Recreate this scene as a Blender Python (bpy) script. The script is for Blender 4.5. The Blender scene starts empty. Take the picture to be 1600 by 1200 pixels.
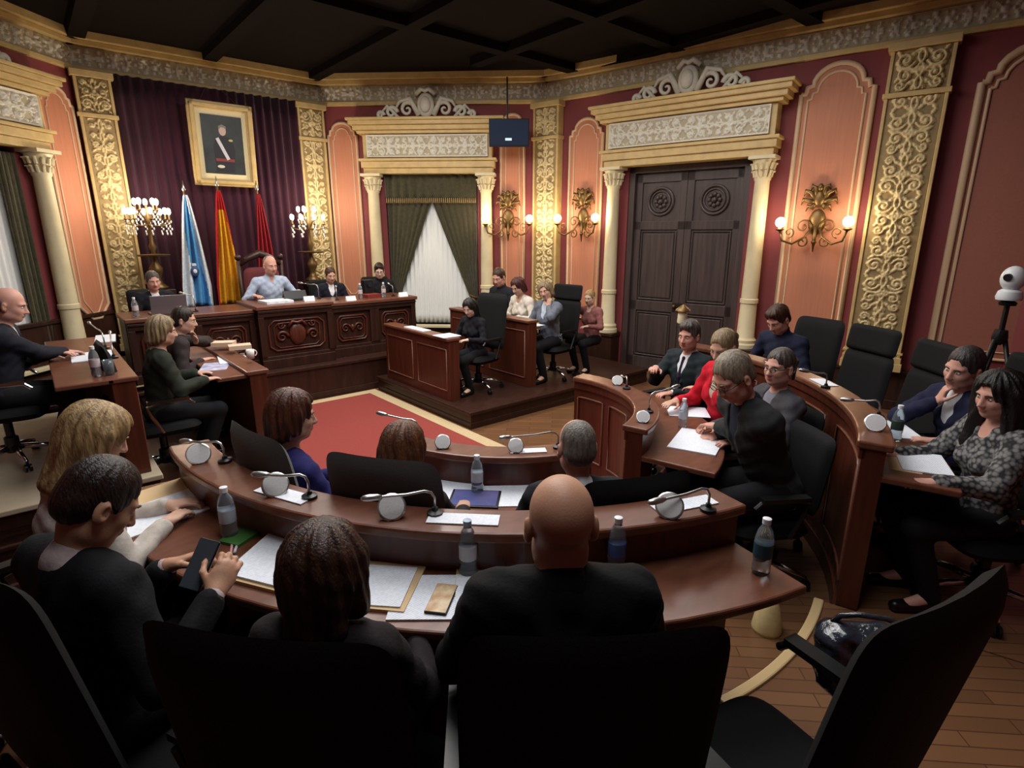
import bpy, bmesh, math, random
import numpy as np
from mathutils import Vector, Matrix, Euler
PI = math.pi
sc = bpy.context.scene
COL = sc.collection
rnd = random.Random(7)

# ---------------------------------------------------------------- materials
def lin(c):
    c = c/255.0
    return c/12.92 if c <= 0.04045 else ((c+0.055)/1.055)**2.4
def rgb(r, g, b): return (lin(r), lin(g), lin(b), 1.0)
MATS = {}
def mat(name, col, rough=0.6, metal=0.0, bump=0.0, bscale=60.0, var=0.0, vscale=8.0, stretch=(1, 1, 1), col2=None,
        spec=0.5, emit=0.0, trans=0.0, coat=0.0, sss=0.0, sheen=0.0, ecol=None, ior=1.45, kind='noise'):
    if name in MATS: return MATS[name]
    m = bpy.data.materials.new(name); m.use_nodes = True
    nt = m.node_tree; N = nt.nodes; L = nt.links
    b = N['Principled BSDF']
    c = rgb(*col)
    b.inputs['Base Color'].default_value = c
    b.inputs['Roughness'].default_value = rough
    b.inputs['Metallic'].default_value = metal
    b.inputs['Specular IOR Level'].default_value = spec
    b.inputs['IOR'].default_value = ior
    if trans: b.inputs['Transmission Weight'].default_value = trans
    if coat: b.inputs['Coat Weight'].default_value = coat; b.inputs['Coat Roughness'].default_value = 0.15
    if sss:
        b.inputs['Subsurface Weight'].default_value = sss
        b.inputs['Subsurface Radius'].default_value = (0.02, 0.008, 0.004); b.inputs['Subsurface Scale'].default_value = 0.5
    if sheen: b.inputs['Sheen Weight'].default_value = sheen
    if emit:
        b.inputs['Emission Color'].default_value = rgb(*(ecol or col)); b.inputs['Emission Strength'].default_value = emit
    if var or bump or col2:
        tc = N.new('ShaderNodeTexCoord'); mp = N.new('ShaderNodeMapping')
        mp.inputs['Scale'].default_value = stretch
        L.new(tc.outputs['Object'], mp.inputs['Vector'])
    if var or col2:
        if kind == 'wave':
            t = N.new('ShaderNodeTexWave'); t.inputs['Scale'].default_value = vscale; t.inputs['Distortion'].default_value = 6.0
            t.inputs['Detail'].default_value = 3.0; t.inputs['Detail Scale'].default_value = 1.5; fo = t.outputs['Fac']
        elif kind == 'voronoi':
            t = N.new('ShaderNodeTexVoronoi'); t.inputs['Scale'].default_value = vscale; fo = t.outputs['Distance']
        else:
            t = N.new('ShaderNodeTexNoise'); t.inputs['Scale'].default_value = vscale; t.inputs['Detail'].default_value = 5.0; fo = t.outputs['Fac']
        L.new(mp.outputs['Vector'], t.inputs['Vector'])
        r = N.new('ShaderNodeValToRGB')
        c2 = rgb(*col2) if col2 else tuple(max(0, x*(1-var)) for x in c[:3])+(1,)
        r.color_ramp.elements[0].position = 0.3; r.color_ramp.elements[1].position = 0.7
        r.color_ramp.elements[0].color = c2; r.color_ramp.elements[1].color = c
        L.new(fo, r.inputs['Fac']); L.new(r.outputs['Color'], b.inputs['Base Color'])
    if bump:
        t2 = N.new('ShaderNodeTexNoise'); t2.inputs['Scale'].default_value = bscale; t2.inputs['Detail'].default_value = 4.0
        L.new(mp.outputs['Vector'], t2.inputs['Vector'])
        bp = N.new('ShaderNodeBump'); bp.inputs['Strength'].default_value = bump; bp.inputs['Distance'].default_value = 0.01
        L.new(t2.outputs['Fac'], bp.inputs['Height']); L.new(bp.outputs['Normal'], b.inputs['Normal'])
    MATS[name] = m
    return m

# ---------------------------------------------------------------- object helpers
def tag(o, label=None, cat=None, group=None, kind=None):
    if label: o['label'] = label
    if cat: o['category'] = cat
    if group: o['group'] = group
    if kind: o['kind'] = kind
    return o
def thing(name, label=None, cat=None, group=None):
    o = bpy.data.objects.new(name, None); COL.objects.link(o); o.empty_display_size = 0.1
    return tag(o, label, cat, group)
def np_mesh(name, V, F, mats, midx=None, smooth=True):
    """V (n,3) array, F list of index tuples or (m,4) array"""
    me = bpy.data.meshes.new(name)
    V = np.asarray(V, dtype=np.float32)
    if isinstance(F, np.ndarray):
        m, k = F.shape
        me.vertices.add(len(V)); me.vertices.foreach_set('co', V.ravel())
        me.loops.add(m*k); me.loops.foreach_set('vertex_index', F.astype(np.int32).ravel())
        me.polygons.add(m)
        me.polygons.foreach_set('loop_start', np.arange(0, m*k, k, dtype=np.int32))
        me.polygons.foreach_set('loop_total', np.full(m, k, dtype=np.int32))
    else:
        me.from_pydata([tuple(map(float, v)) for v in V], [], F)
    for mm in (mats if isinstance(mats, (list, tuple)) else [mats]): me.materials.append(mm)
    n = len(me.polygons)
    if midx is not None: me.polygons.foreach_set('material_index', np.asarray(midx, dtype=np.int32))
    me.polygons.foreach_set('use_smooth', np.full(n, bool(smooth)))
    me.update(calc_edges=True); me.validate()
    return me
def add(name, me, parent=None):
    o = bpy.data.objects.new(name, me); COL.objects.link(o)
    if parent is not None: o.parent = parent
    return o
def settle(root, loc):
    """put the root Empty (or mesh) at loc, keeping everything where it is"""
    loc = Vector(loc)
    T = Matrix.Translation(-loc)
    if root.type == 'MESH': root.data.transform(T)
    def rec(o):
        for c in o.children:
            if c.type == 'MESH': c.data.transform(T)
            rec(c)
    rec(root); root.location = loc
    return root
def copy_tree(o, parent=None):
    c = o.copy(); COL.objects.link(c); c.parent = parent
    for ch in list(o.children): copy_tree(ch, c)
    return c

class MB:
    """collects solids into one mesh"""
    def __init__(s): s.v = []; s.f = []; s.m = []; s.cur = 0
    def raw(s, V, F):
        b = len(s.v); s.v += [tuple(v) for v in V]
        for f in F: s.f.append(tuple(b+i for i in f)); s.m.append(s.cur)
        return s
    def box(s, c, d, rz=0.0, R=None):
        x, y, z = d[0]/2, d[1]/2, d[2]/2
        P = [(-x,-y,-z),(x,-y,-z),(x,y,-z),(-x,y,-z),(-x,-y,z),(x,-y,z),(x,y,z),(-x,y,z)]
        M = R if R is not None else Matrix.Rotation(rz, 3, 'Z')
        P = [M @ Vector(p)+Vector(c) for p in P]
        return s.raw(P, [(3,2,1,0),(4,5,6,7),(0,1,5,4),(1,2,6,5),(2,3,7,6),(3,0,4,7)])
    def span(s, a, b): return s.box([(a[i]+b[i])/2 for i in range(3)], [abs(b[i]-a[i]) for i in range(3)])
    def tube(s, P, r, n=8, cap=True):
        P = [Vector(p) for p in P]; k = len(P)
        rs = r if isinstance(r, (list, tuple)) else [r]*k
        V = []; F = []
        up = Vector((0, 0, 1))
        prev = None
        for i, p in enumerate(P):
            t = (P[min(i+1, k-1)]-P[max(i-1, 0)]).normalized()
            if prev is None:
                a = t.cross(up)
                if a.length < 1e-3: a = t.cross(Vector((1, 0, 0)))
            else: a = prev-t*prev.dot(t)
            a.normalize(); prev = a; b = t.cross(a)
            for j in range(n):
                q = 2*PI*j/n; V.append(p+(a*math.cos(q)+b*math.sin(q))*rs[i])
        for i in range(k-1):
            for j in range(n):
                j2 = (j+1) % n; F.append((i*n+j, (i+1)*n+j, (i+1)*n+j2, i*n+j2))
        if cap: F.append(tuple(range(n))); F.append(tuple(reversed(range((k-1)*n, k*n))))
        return s.raw(V, F)
    def lathe(s, prof, c=(0, 0, 0), n=16, R=None):
        V = []; F = []; k = len(prof)
        for (r, z) in prof:
            for j in range(n):
                q = 2*PI*j/n; p = Vector((r*math.cos(q), r*math.sin(q), z))
                V.append((R @ p if R is not None else p)+Vector(c))
        for i in range(k-1):
            for j in range(n):
                j2 = (j+1) % n; F.append((i*n+j, i*n+j2, (i+1)*n+j2, (i+1)*n+j))
        F.append(tuple(reversed(range(n)))); F.append(tuple(range((k-1)*n, k*n)))
        return s.raw(V, F)
    def ball(s, c, r, n=12, m=8, R=None):
        rr = r if isinstance(r, (tuple, list)) else (r, r, r)
        V = []; F = []
        for i in range(m+1):
            a = PI*i/m
            for j in range(n):
                q = 2*PI*j/n; p = Vector((rr[0]*math.sin(a)*math.cos(q), rr[1]*math.sin(a)*math.sin(q), -rr[2]*math.cos(a)))
                V.append((R @ p if R is not None else p)+Vector(c))
        for i in range(m):
            for j in range(n):
                j2 = (j+1) % n; F.append((i*n+j, i*n+j2, (i+1)*n+j2, (i+1)*n+j))
        return s.raw(V, F)
    def prism(s, poly, z0, z1):
        k = len(poly); V = [(p[0], p[1], z0) for p in poly]+[(p[0], p[1], z1) for p in poly]
        F = [tuple(reversed(range(k))), tuple(range(k, 2*k))]+[(i, (i+1) % k, k+(i+1) % k, k+i) for i in range(k)]
        return s.raw(V, F)
    def sector(s, R0, R1, a0, a1, z0, z1, c=(0, 2.9), n=None):
        n = n or max(2, int(abs(a1-a0)/3))
        V = []; F = []
        for i in range(n+1):
            a = math.radians(a0+(a1-a0)*i/n); ca, sa = math.cos(a), math.sin(a)
            V += [(c[0]+R0*ca, c[1]+R0*sa, z0), (c[0]+R1*ca, c[1]+R1*sa, z0), (c[0]+R1*ca, c[1]+R1*sa, z1), (c[0]+R0*ca, c[1]+R0*sa, z1)]
        for i in range(n):
            a, b = 4*i, 4*i+4
            F += [(a, a+1, b+1, b), (a+1, a+2, b+2, b+1), (a+2, a+3, b+3, b+2), (a+3, a, b, b+3)]
        F += [(3, 2, 1, 0), (4*n, 4*n+1, 4*n+2, 4*n+3)]
        return s.raw(V, F)
    def grid(s, fn, nu, nv, closed=False):
        V = [fn(i/nu, j/nv) for j in range(nv+1) for i in range(nu+1)]
        F = [(j*(nu+1)+i, j*(nu+1)+i+1, (j+1)*(nu+1)+i+1, (j+1)*(nu+1)+i) for j in range(nv) for i in range(nu)]
        return s.raw(V, F)
    def xform(s, M):
        s.v = [tuple(M @ Vector(v)) for v in s.v]; return s
    def build(s, name, mats, parent=None, bevel=0.0, smooth=None, seg=2, fixn=True):
        me = bpy.data.meshes.new(name); me.from_pydata(s.v, [], s.f)
        ml = mats if isinstance(mats, (list, tuple)) else [mats]
        for m in ml: me.materials.append(m)
        if len(ml) > 1: me.polygons.foreach_set('material_index', s.m)
        if fixn:
            bm = bmesh.new(); bm.from_mesh(me); bmesh.ops.recalc_face_normals(bm, faces=bm.faces); bm.to_mesh(me); bm.free()
        o = add(name, me, parent)
        if smooth: me.polygons.foreach_set('use_smooth', [True]*len(me.polygons))
        if smooth and smooth != 'all':
            me.polygons.foreach_set('use_smooth', [True]*len(me.polygons))
            try: me.set_sharp_from_angle(angle=math.radians(35))
            except Exception: pass
        if bevel:
            md = o.modifiers.new('bevel', 'BEVEL'); md.width = bevel; md.segments = seg; md.limit_method = 'ANGLE'; md.angle_limit = math.radians(40)
        return o

def cushion(w, h, t, nu=14, nv=14, p=5.0, bend=None, taper=0.0):
    """puffed rounded panel in the XZ plane (thickness along Y), bend(x,z)->y offset"""
    mb = MB()
    def pt(u, v, sgn):
        x, z = 2*u-1, 2*v-1
        # concentrate points near rim
        x = math.copysign(abs(x)**0.6, x) if x else 0; z = math.copysign(abs(z)**0.6, z) if z else 0
        d = (abs(x)**p+abs(z)**p)**(1/p); m = max(abs(x), abs(z))
        if d > 0 and m > 0: x, z = x*m/d, z*m/d
        e = max(0.0, 1-(abs(x)**p+abs(z)**p)**(1/p))
        y = sgn*t/2*min(1.0, (e/0.22))**0.5
        X = x*w/2*(1-taper*(z+1)/2); Z = z*h/2
        return (X, y+(bend(X, Z) if bend else 0), Z)
    mb.grid(lambda u, v: pt(u, v, -1), nu, nv); mb.grid(lambda u, v: pt(u, v, 1), nu, nv)
    return mb

# ---------------------------------------------------------------- people: smooth blended bodies
def rotm(rx=0, ry=0, rz=0): return np.array(Euler((rx, ry, rz), 'XYZ').to_matrix())
class Blob:
    def __init__(s): s.p = []; s.disp = None
    def cap(s, a, b, ra, rb=None, k=0.02, mat=0, op='u'):
        s.p.append(('c', np.array(a, float), np.array(b, float), float(ra), float(ra if rb is None else rb), k, mat, op)); return s
    def ell(s, c, r, R=None, k=0.02, mat=0, op='u'):
        s.p.append(('e', np.array(c, float), np.array(r, float), R, 0, k, mat, op)); return s
    def mesh(s, g):
        lo = np.full(3, 1e9); hi = -lo
        bbs = []
        for q in s.p:
            if q[0] == 'c': r = max(q[3], q[4]); l = np.minimum(q[1], q[2])-r; h = np.maximum(q[1], q[2])+r
            else:
                R = q[3]; r = q[2] if R is None else np.sqrt(((R*q[2][None, :])**2).sum(1)); l = q[1]-r; h = q[1]+r
            bbs.append((l, h))
            if q[7] == 'u': lo = np.minimum(lo, l); hi = np.maximum(hi, h)
        lo -= 3*g+0.01; hi += 3*g+0.01
        n = np.ceil((hi-lo)/g).astype(int)+1
        D = np.full(n, 1.0, np.float32); L = np.zeros(n, np.int8)
        ax = [lo[i]+g*np.arange(n[i]) for i in range(3)]
        for q, (l, h) in zip(s.p, bbs):
            k = q[5]; mg = k+2.5*g
            i0 = np.maximum(0, np.floor((l-mg-lo)/g).astype(int)); i1 = np.minimum(n, np.ceil((h+mg-lo)/g).astype(int)+1)
            if (i1 <= i0).any(): continue
            sl = tuple(slice(i0[i], i1[i]) for i in range(3))
            X = ax[0][sl[0]][:, None, None]; Y = ax[1][sl[1]][None, :, None]; Z = ax[2][sl[2]][None, None, :]
            if q[0] == 'c':
                a, b = q[1], q[2]; ab = b-a; L2 = max(1e-9, float(ab@ab))
                t = np.clip(((X-a[0])*ab[0]+(Y-a[1])*ab[1]+(Z-a[2])*ab[2])/L2, 0, 1)
                d = np.sqrt((X-a[0]-t*ab[0])**2+(Y-a[1]-t*ab[1])**2+(Z-a[2]-t*ab[2])**2)-(q[3]+(q[4]-q[3])*t)
            else:
                c, r, R = q[1], q[2], q[3]
                dx, dy, dz = X-c[0], Y-c[1], Z-c[2]
                if R is not None:
                    dx, dy, dz = (dx*R[0, 0]+dy*R[1, 0]+dz*R[2, 0], dx*R[0, 1]+dy*R[1, 1]+dz*R[2, 1], dx*R[0, 2]+dy*R[1, 2]+dz*R[2, 2])
                k0 = np.sqrt((dx/r[0])**2+(dy/r[1])**2+(dz/r[2])**2); k1 = np.sqrt((dx/r[0]**2)**2+(dy/r[1]**2)**2+(dz/r[2]**2)**2)+1e-6
                d = k0*(k0-1)/k1
            d = d.astype(np.float32); O = D[sl]
            if q[7] == 'u':
                hh = np.maximum(k-np.abs(O-d), 0)/max(k, 1e-6)
                Lb = L[sl]; Lb[d < O] = q[6]; L[sl] = Lb
                D[sl] = np.minimum(O, d)-hh*hh*k*0.25
            else:
                hh = np.maximum(k-np.abs(O+d), 0)/max(k, 1e-6)
                D[sl] = np.maximum(O, -d)+hh*hh*k*0.25
        if s.disp is not None:
            I = np.argwhere(np.abs(D) < 0.05)
            P = lo+I*g
            D[I[:, 0], I[:, 1], I[:, 2]] += s.disp(P).astype(np.float32)
        D[0] = D[-1] = 1; D[:, 0] = D[:, -1] = 1; D[:, :, 0] = D[:, :, -1] = 1
        return surfnet(D, lo, g, L)
CORN = np.array([(i, j, k) for i in (0, 1) for j in (0, 1) for k in (0, 1)])
def surfnet(D, lo, g, L):
    S = D < 0
    n = D.shape
    c = np.zeros((n[0]-1, n[1]-1, n[2]-1), np.int8)
    for (i, j, k) in CORN: c += S[i:n[0]-1+i, j:n[1]-1+j, k:n[2]-1+k]
    I = np.argwhere((c > 0) & (c < 8))
    vals = np.stack([D[I[:, 0]+i, I[:, 1]+j, I[:, 2]+k] for (i, j, k) in CORN], 1)
    acc = np.zeros((len(I), 3)); cnt = np.zeros(len(I))
    for a in range(8):
        for b in range(a+1, 8):
            if np.abs(CORN[a]-CORN[b]).sum() != 1: continue
            va, vb = vals[:, a], vals[:, b]; m = (va < 0) != (vb < 0)
            t = np.where(m, va/np.where(m, va-vb, 1), 0)
            acc += np.where(m[:, None], CORN[a][None]+(CORN[b]-CORN[a])[None]*t[:, None], 0); cnt += m
    V = lo+g*(I+acc/cnt[:, None])
    idx = np.full(c.shape, -1, np.int32); idx[I[:, 0], I[:, 1], I[:, 2]] = np.arange(len(I))
    Q = []; M = []
    for axx in range(3):
        o = [(axx+1) % 3, (axx+2) % 3]
        A = [slice(1, -1)]*3; A[axx] = slice(0, -1); B = list(A); B[axx] = slice(1, None)
        sa, sb = S[tuple(A)], S[tuple(B)]
        E = np.argwhere(sa != sb); off = np.array([1, 1, 1]); off[axx] = 0; E = E+off
        e1 = np.zeros(3, int); e1[o[0]] = 1; e2 = np.zeros(3, int); e2[o[1]] = 1
        ok = np.all(E < np.array(c.shape), axis=1); E = E[ok]
        gi = lambda P: idx[P[:, 0], P[:, 1], P[:, 2]]
        q = np.stack([gi(E-e1-e2), gi(E-e2), gi(E), gi(E-e1)], 1)
        ins = S[E[:, 0], E[:, 1], E[:, 2]]
        q = np.where(ins[:, None], q, q[:, ::-1])
        ein = E.copy(); ein[~ins, axx] += 1
        Q.append(q); M.append(L[ein[:, 0], ein[:, 1], ein[:, 2]])
    return V, np.concatenate(Q), np.concatenate(M)

def nrm(v): v = np.array(v, float); return v/max(1e-9, np.linalg.norm(v))
def ik(S, W, l1, l2, hint):
    S, W = np.array(S, float), np.array(W, float)
    d = W-S; L = np.linalg.norm(d); u = d/max(L, 1e-6)
    L = min(L, (l1+l2)*0.985); W = S+u*L
    a = (l1*l1-l2*l2+L*L)/(2*L); h = math.sqrt(max(0, l1*l1-a*a))
    hp = np.array(hint, float); hp = hp-u*(hp@u); hp = nrm(hp)
    return S+u*a+hp*h, W
SKINS = {'fair': (200, 156, 134), 'tan': (190, 142, 114), 'pale': (212, 176, 158), 'pink': (206, 154, 136)}
def skin_mat(k): return mat('skin_'+k, SKINS[k], 0.5, bump=0.08, bscale=180, var=0.12, vscale=14, spec=0.4, sss=0.06)
def cloth(name, c, bump=0.15, rough=0.85, sheen=0.0, **kw): return mat(name, c, rough, bump=bump, bscale=90, var=0.25, vscale=30, spec=0.25, sheen=sheen, **kw)
HAIRCOL = {}
def hair_mat(name, c, c2): return mat('hair_'+name, c, 0.42, col2=c2, vscale=22, stretch=(3, 3, 0.5), bump=0.5, bscale=60, spec=0.45)

def hand(B, W, d, n, side, curl=0.5, s=1.0, spread=1.0, mat=0):
    """W wrist, d direction to fingertips, n back-of-hand normal, side +1 thumb on +lat"""
    d = nrm(d); n = nrm(np.array(n)-d*np.dot(n, d)); lat = np.cross(d, n)*side
    R = np.stack([lat, d, n], 1)
    W = np.array(W)
    B.ell(W+d*0.052*s, np.array([0.041, 0.055, 0.016])*s, R, 0.014, mat)
    B.ell(W+d*0.012*s, np.array([0.029, 0.035, 0.019])*s, R, 0.015, mat)
    Ls = [0.070, 0.078, 0.073, 0.057]
    for i in range(4):
        lx = (0.029-0.0195*i)*s
        p = W+d*(0.094-0.004*abs(i-1.2))*s+lat*lx
        dd = nrm(d+lat*(1.2-i)*0.06*spread)
        ang = 0.12+curl*0.45
        seg = [0.45, 0.32, 0.23]; r = [0.0092, 0.0085, 0.0075, 0.0062]
        a0 = 0
        for j in range(3):
            a0 += ang*(1.0 if j == 0 else 1.5)
            q = p+(dd*math.cos(a0)-n*math.sin(a0))*Ls[i]*seg[j]*s
            B.cap(p, q, r[j]*s, r[j+1]*s, 0.006, mat); p = q
    p = W+d*0.022*s+lat*0.026*s-n*0.006*s
    q = p+(d*0.62+lat*0.72-n*0.25)*0.044*s; B.cap(p, q, 0.0145*s, 0.0105*s, 0.010, mat)
    e = q+(d*0.88+lat*0.20-n*(0.25+0.3*curl))*0.034*s; B.cap(q, e, 0.0105*s, 0.0085*s, 0.006, mat)
    f = e+(d*0.95-lat*0.05-n*(0.25+0.4*curl))*0.026*s; B.cap(e, f, 0.0088*s, 0.0066*s, 0.005, mat)

def person(label, head, floor, face, lean=8, look=(0, 0, 0), L=None, R=None, skin='fair', top='suit', topc=(25, 26, 32), shirt=(225, 225, 228), tie=None,
           legc=(22, 22, 26), hair='short', hairc=('brown', (60, 42, 30), (30, 20, 14)), fem=False, g=0.008, glasses=False, seat=0.46, twist=0, side=0,
           group=None, pattern=None, cuff=True, handpose=None, stand=False, beard=None, name='person', watch=None, neck=0.100, hv=1.0):
    """head = crown (x,y,z) in the room, floor = z under the feet, face = heading in degrees (0 = +X, counter-clockwise)"""
    B = Blob()
    sk = 0.94 if fem else 1.0
    al = math.radians(lean); be = math.radians(side); tw = math.radians(twist)
    up = np.array([math.sin(be), math.sin(al)*math.cos(be), math.cos(al)*math.cos(be)])
    fw = nrm(np.cross(up, [1, 0, 0])*1.0); fw = np.array([0, math.cos(al), -math.sin(al)]); rt = nrm(np.cross(fw, up))
    Rt = np.stack([rt, fw, up], 1)
    hip = np.array([0, 0.0, seat+0.095])
    sx = np.array([math.cos(tw), math.sin(tw), 0])
    Rc = np.stack([nrm(sx[0]*rt+sx[1]*fw), nrm(-sx[1]*rt+sx[0]*fw), up], 1)
    waist = hip+up*0.17; chest = hip+up*0.345; sh = hip+up*0.465; nb = hip+up*0.505-fw*0.01
    sw = 0.165 if fem else 0.188
    SL, SR = sh-Rc[:, 0]*sw, sh+Rc[:, 0]*sw
    # head frame
    hy, hp, hr = [math.radians(a) for a in look]
    al2 = al*0.55
    neckd = nrm([math.sin(be)*0.7, math.sin(al2+0.12), math.cos(al2+0.12)])
    Rh = rotm(0, 0, hy+tw*0.6) @ rotm(-hp-al2*0.35, hr, 0)
    hc = nb+neckd*neck+Rh @ np.array([0, 0.03, 0.095])
    H = lambda x, y, z: hc+Rh @ (np.array([x, y, z])*hs)
    hs = 0.95 if fem else 1.0
    crown = H(0, -0.012, 0.128)
    scale = (head[2]-floor)/crown[2]
    scale = min(1.12, max(0.84, scale))
    fc = math.radians(face-90); cf, sf = math.cos(fc), math.sin(fc)
    cx = crown*scale
    ox, oy = head[0]-(cx[0]*cf-cx[1]*sf), head[1]-(cx[0]*sf+cx[1]*cf)
    def loc(T):   # room point -> own frame
        p = T[0]
        if len(p) == 4 and p[0] == 'w':
            x, y, z = p[1]-ox, p[2]-oy, p[3]-floor
            p = ((x*cf+y*sf)/scale, (-x*sf+y*cf)/scale, z/scale)
        return (p,)+tuple(T[1:])
    # ---- body
    tor = [('e', hip+up*0.0, (0.168, 0.118, 0.105)), ('e', waist, (0.138 if fem else 0.150, 0.102, 0.13)), ('e', chest, (0.148 if fem else 0.168, 0.112, 0.155))]
    def torso(Bx, o, m=0):
        for (_, c, r) in tor: Bx.ell(c, np.array(r)+o, Rc, 0.06, m)
        Bx.cap(SL*0.93+sh*0.07-up*0.015, SR*0.93+sh*0.07-up*0.015, 0.058+o, 0.058+o, 0.05, m)
        Bx.cap(nb-up*0.01, SL*0.8+nb*0.2+up*0.008, 0.052+o*0.6, 0.046+o, 0.05, m); Bx.cap(nb-up*0.01, SR*0.8+nb*0.2+up*0.008, 0.052+o*0.6, 0.046+o, 0.05, m)
        if fem:
            for s_ in (-1, 1): Bx.ell(chest+Rc @ np.array([s_*0.068, 0.085, -0.02]), np.array([0.062, 0.055, 0.062])+o*0.6, Rc, 0.04, m)
    torso(B, 0.0)
    # neck + head
    B.cap(nb-up*0.03, H(0, -0.018, -0.075), 0.056*sk, 0.052*sk, 0.03)
    B.ell(H(0, -0.014, 0.032), np.array([0.0805, 0.097, 0.095])*hs, Rh, 0.03)
    B.ell(H(0, 0.022, -0.045), np.array([0.060, 0.070, 0.074])*hs, Rh, 0.04)
    B.ell(H(0, 0.060, -0.096), np.array([0.028, 0.024, 0.022])*hs, Rh, 0.03)
    for s_ in (-1, 1):
        B.ell(H(s_*0.040, 0.052, -0.030), np.array([0.024, 0.026, 0.026])*hs, Rh, 0.025)
        B.ell(H(s_*0.050, 0.012, -0.078), np.array([0.018, 0.040, 0.024])*hs, Rh, 0.03)
    B.ell(H(0, 0.072, 0.022), np.array([0.056, 0.018, 0.012])*hs, Rh, 0.02)
    for s_ in (-1, 1): B.ell(H(s_*0.031, 0.097, 0.001), np.array([0.019, 0.016, 0.012])*hs, Rh, 0.014, 0, 's')
    B.cap(H(0, 0.088, 0.006), H(0, 0.110, -0.036), 0.009*hs, 0.0125*hs, 0.014)
    for s_ in (-1, 1): B.ell(H(s_*0.012, 0.099, -0.040), np.array([0.009, 0.010, 0.008])*hs, Rh, 0.008)
    B.ell(H(0, 0.090, -0.061), np.array([0.024, 0.010, 0.006])*hs, Rh, 0.008, 1)
    B.ell(H(0, 0.088, -0.071), np.array([0.021, 0.010, 0.007])*hs, Rh, 0.008, 1)
    for s_ in (-1, 1):
        Re = Rh @ rotm(0, 0, -s_*0.35)
        B.ell(H(s_*0.086, -0.014, -0.012), np.array([0.011, 0.021, 0.033])*hs, Re, 0.010)
        B.ell(H(s_*0.094, -0.006, -0.008), np.array([0.006, 0.010, 0.017])*hs, Re, 0.006, 0, 's')
        B.ell(H(s_*0.081, -0.006, -0.040), np.array([0.006, 0.010, 0.010])*hs, Re, 0.008)
    # arms
    la, lf = 0.285*sk, 0.255*sk
    L = loc(L or ((-0.16, 0.34, 0.81), 0.25)); R = loc(R or ((0.16, 0.34, 0.81), 0.25))
    arms = []
    for s_, S, T in ((-1, SL, L), (1, SR, R)):
        hint = T[2] if len(T) > 2 and T[2] is not None else (s_*0.5, -0.35, -0.7)
        if isinstance(T[0], str): T = (H(s_*0.035, 0.105, -0.215),)+tuple(T[1:])
        E, W = ik(S, T[0], la, lf, hint); arms.append((s_, S, E, W, T))
        B.cap(S, E, 0.050*sk, 0.040*sk, 0.03); B.cap(E, W, 0.040*sk, 0.026*sk, 0.02)
        fd = nrm(W-E)
        hd = T[3] if len(T) > 3 and T[3] is not None else (fd[0]*0.8, fd[1]*0.9+0.15, fd[2]*0.4-0.05)
        hn = T[4] if len(T) > 4 else (0.1*s_, -0.15, 1)
        hand(B, W, hd, hn, -s_ if np.cross(nrm(hd), nrm(np.array(hn)))[0] > 0 else s_, T[1], 0.98*sk)
    # legs
    legs = []
    for s_ in (-1, 1):
        if stand: h, k, a, t = hip+[s_*0.09, 0, -0.03], (s_*0.10, 0.03, 0.48), (s_*0.10, -0.02, 0.09), (s_*0.12, 0.16, 0.03)
        else: h, k, a, t = hip+[s_*0.09, 0.02, -0.015], (s_*0.125, 0.42, seat+0.06), (s_*0.115, 0.27, 0.085), (s_*0.13, 0.42, 0.035)
        legs.append((h, k, a, t))
        B.cap(h, k, 0.082*sk, 0.058*sk, 0.04); B.cap(k, a, 0.055*sk, 0.037*sk, 0.03); B.cap(a, t, 0.036, 0.028, 0.02)
    V, F, M = B.mesh(g)
    root = thing(name, label, 'person', group)
    root.location = (ox, oy, floor); root.rotation_euler = (0, 0, fc); root.scale = (scale,)*3
    lipm = mat('lip_'+skin, tuple(int(c*f) for c, f in zip(SKINS[skin], (0.84, 0.74, 0.72))), 0.45)
    # eyes are part of the body mesh
    eb = MB()
    for s_ in (-1, 1):
        eb.cur = 0; eb.ball(H(s_*0.031, 0.0765, 0.000), (0.0125*hs, 0.0118*hs, 0.0085*hs), 10, 8, Matrix(Rh.tolist()))
        eb.cur = 1; eb.ball(H(s_*0.031, 0.0838, 0.000), (0.0060*hs, 0.0055*hs, 0.0060*hs), 8, 6, Matrix(Rh.tolist()))
    n0 = len(V)
    V2 = np.concatenate([V, np.array(eb.v)]); F2 = np.concatenate([F, np.array([f for f in eb.f])+n0])
    M2 = np.concatenate([M, np.array(eb.m)+2])
    add('body', np_mesh('body', V2, F2, [skin_mat(skin), lipm, mat('eye_white', (225, 220, 212), 0.3), mat('eye_iris', (40, 28, 20), 0.25)], M2), root)
    # ---- trousers / shoes
    T = Blob()
    T.ell(hip+up*0.0, np.array((0.168, 0.118, 0.105))+0.009, Rc, 0.05)
    for (h, k, a, t) in legs: T.cap(h, k, 0.082*sk+0.012, 0.058*sk+0.014, 0.04); T.cap(k, np.array(a)+[0, 0, 0.01], 0.055*sk+0.014, 0.037*sk+0.018, 0.03)
    v, f, m = T.mesh(max(g, 0.011)); add('trousers', np_mesh('trousers', v, f, cloth('cloth_%d_%d_%d' % legc, legc)), root)
    for (h, k, a, t) in legs:
        T = Blob(); a = np.array(a); t = np.array(t)
        T.cap(a*[1, 1, 0]+[0, -0.03, 0.042], t*[1, 1, 0]+[0, 0.03, 0.034], 0.040, 0.034, 0.02).cap(a*[1, 1, 0]+[0, -0.02, 0.05], a+[0, 0, 0.01], 0.040, 0.046, 0.02)
        v, f, m = T.mesh(0.011); add('shoe', np_mesh('shoe', v, f, mat('shoe_black', (14, 13, 13), 0.35)), root)
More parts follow.
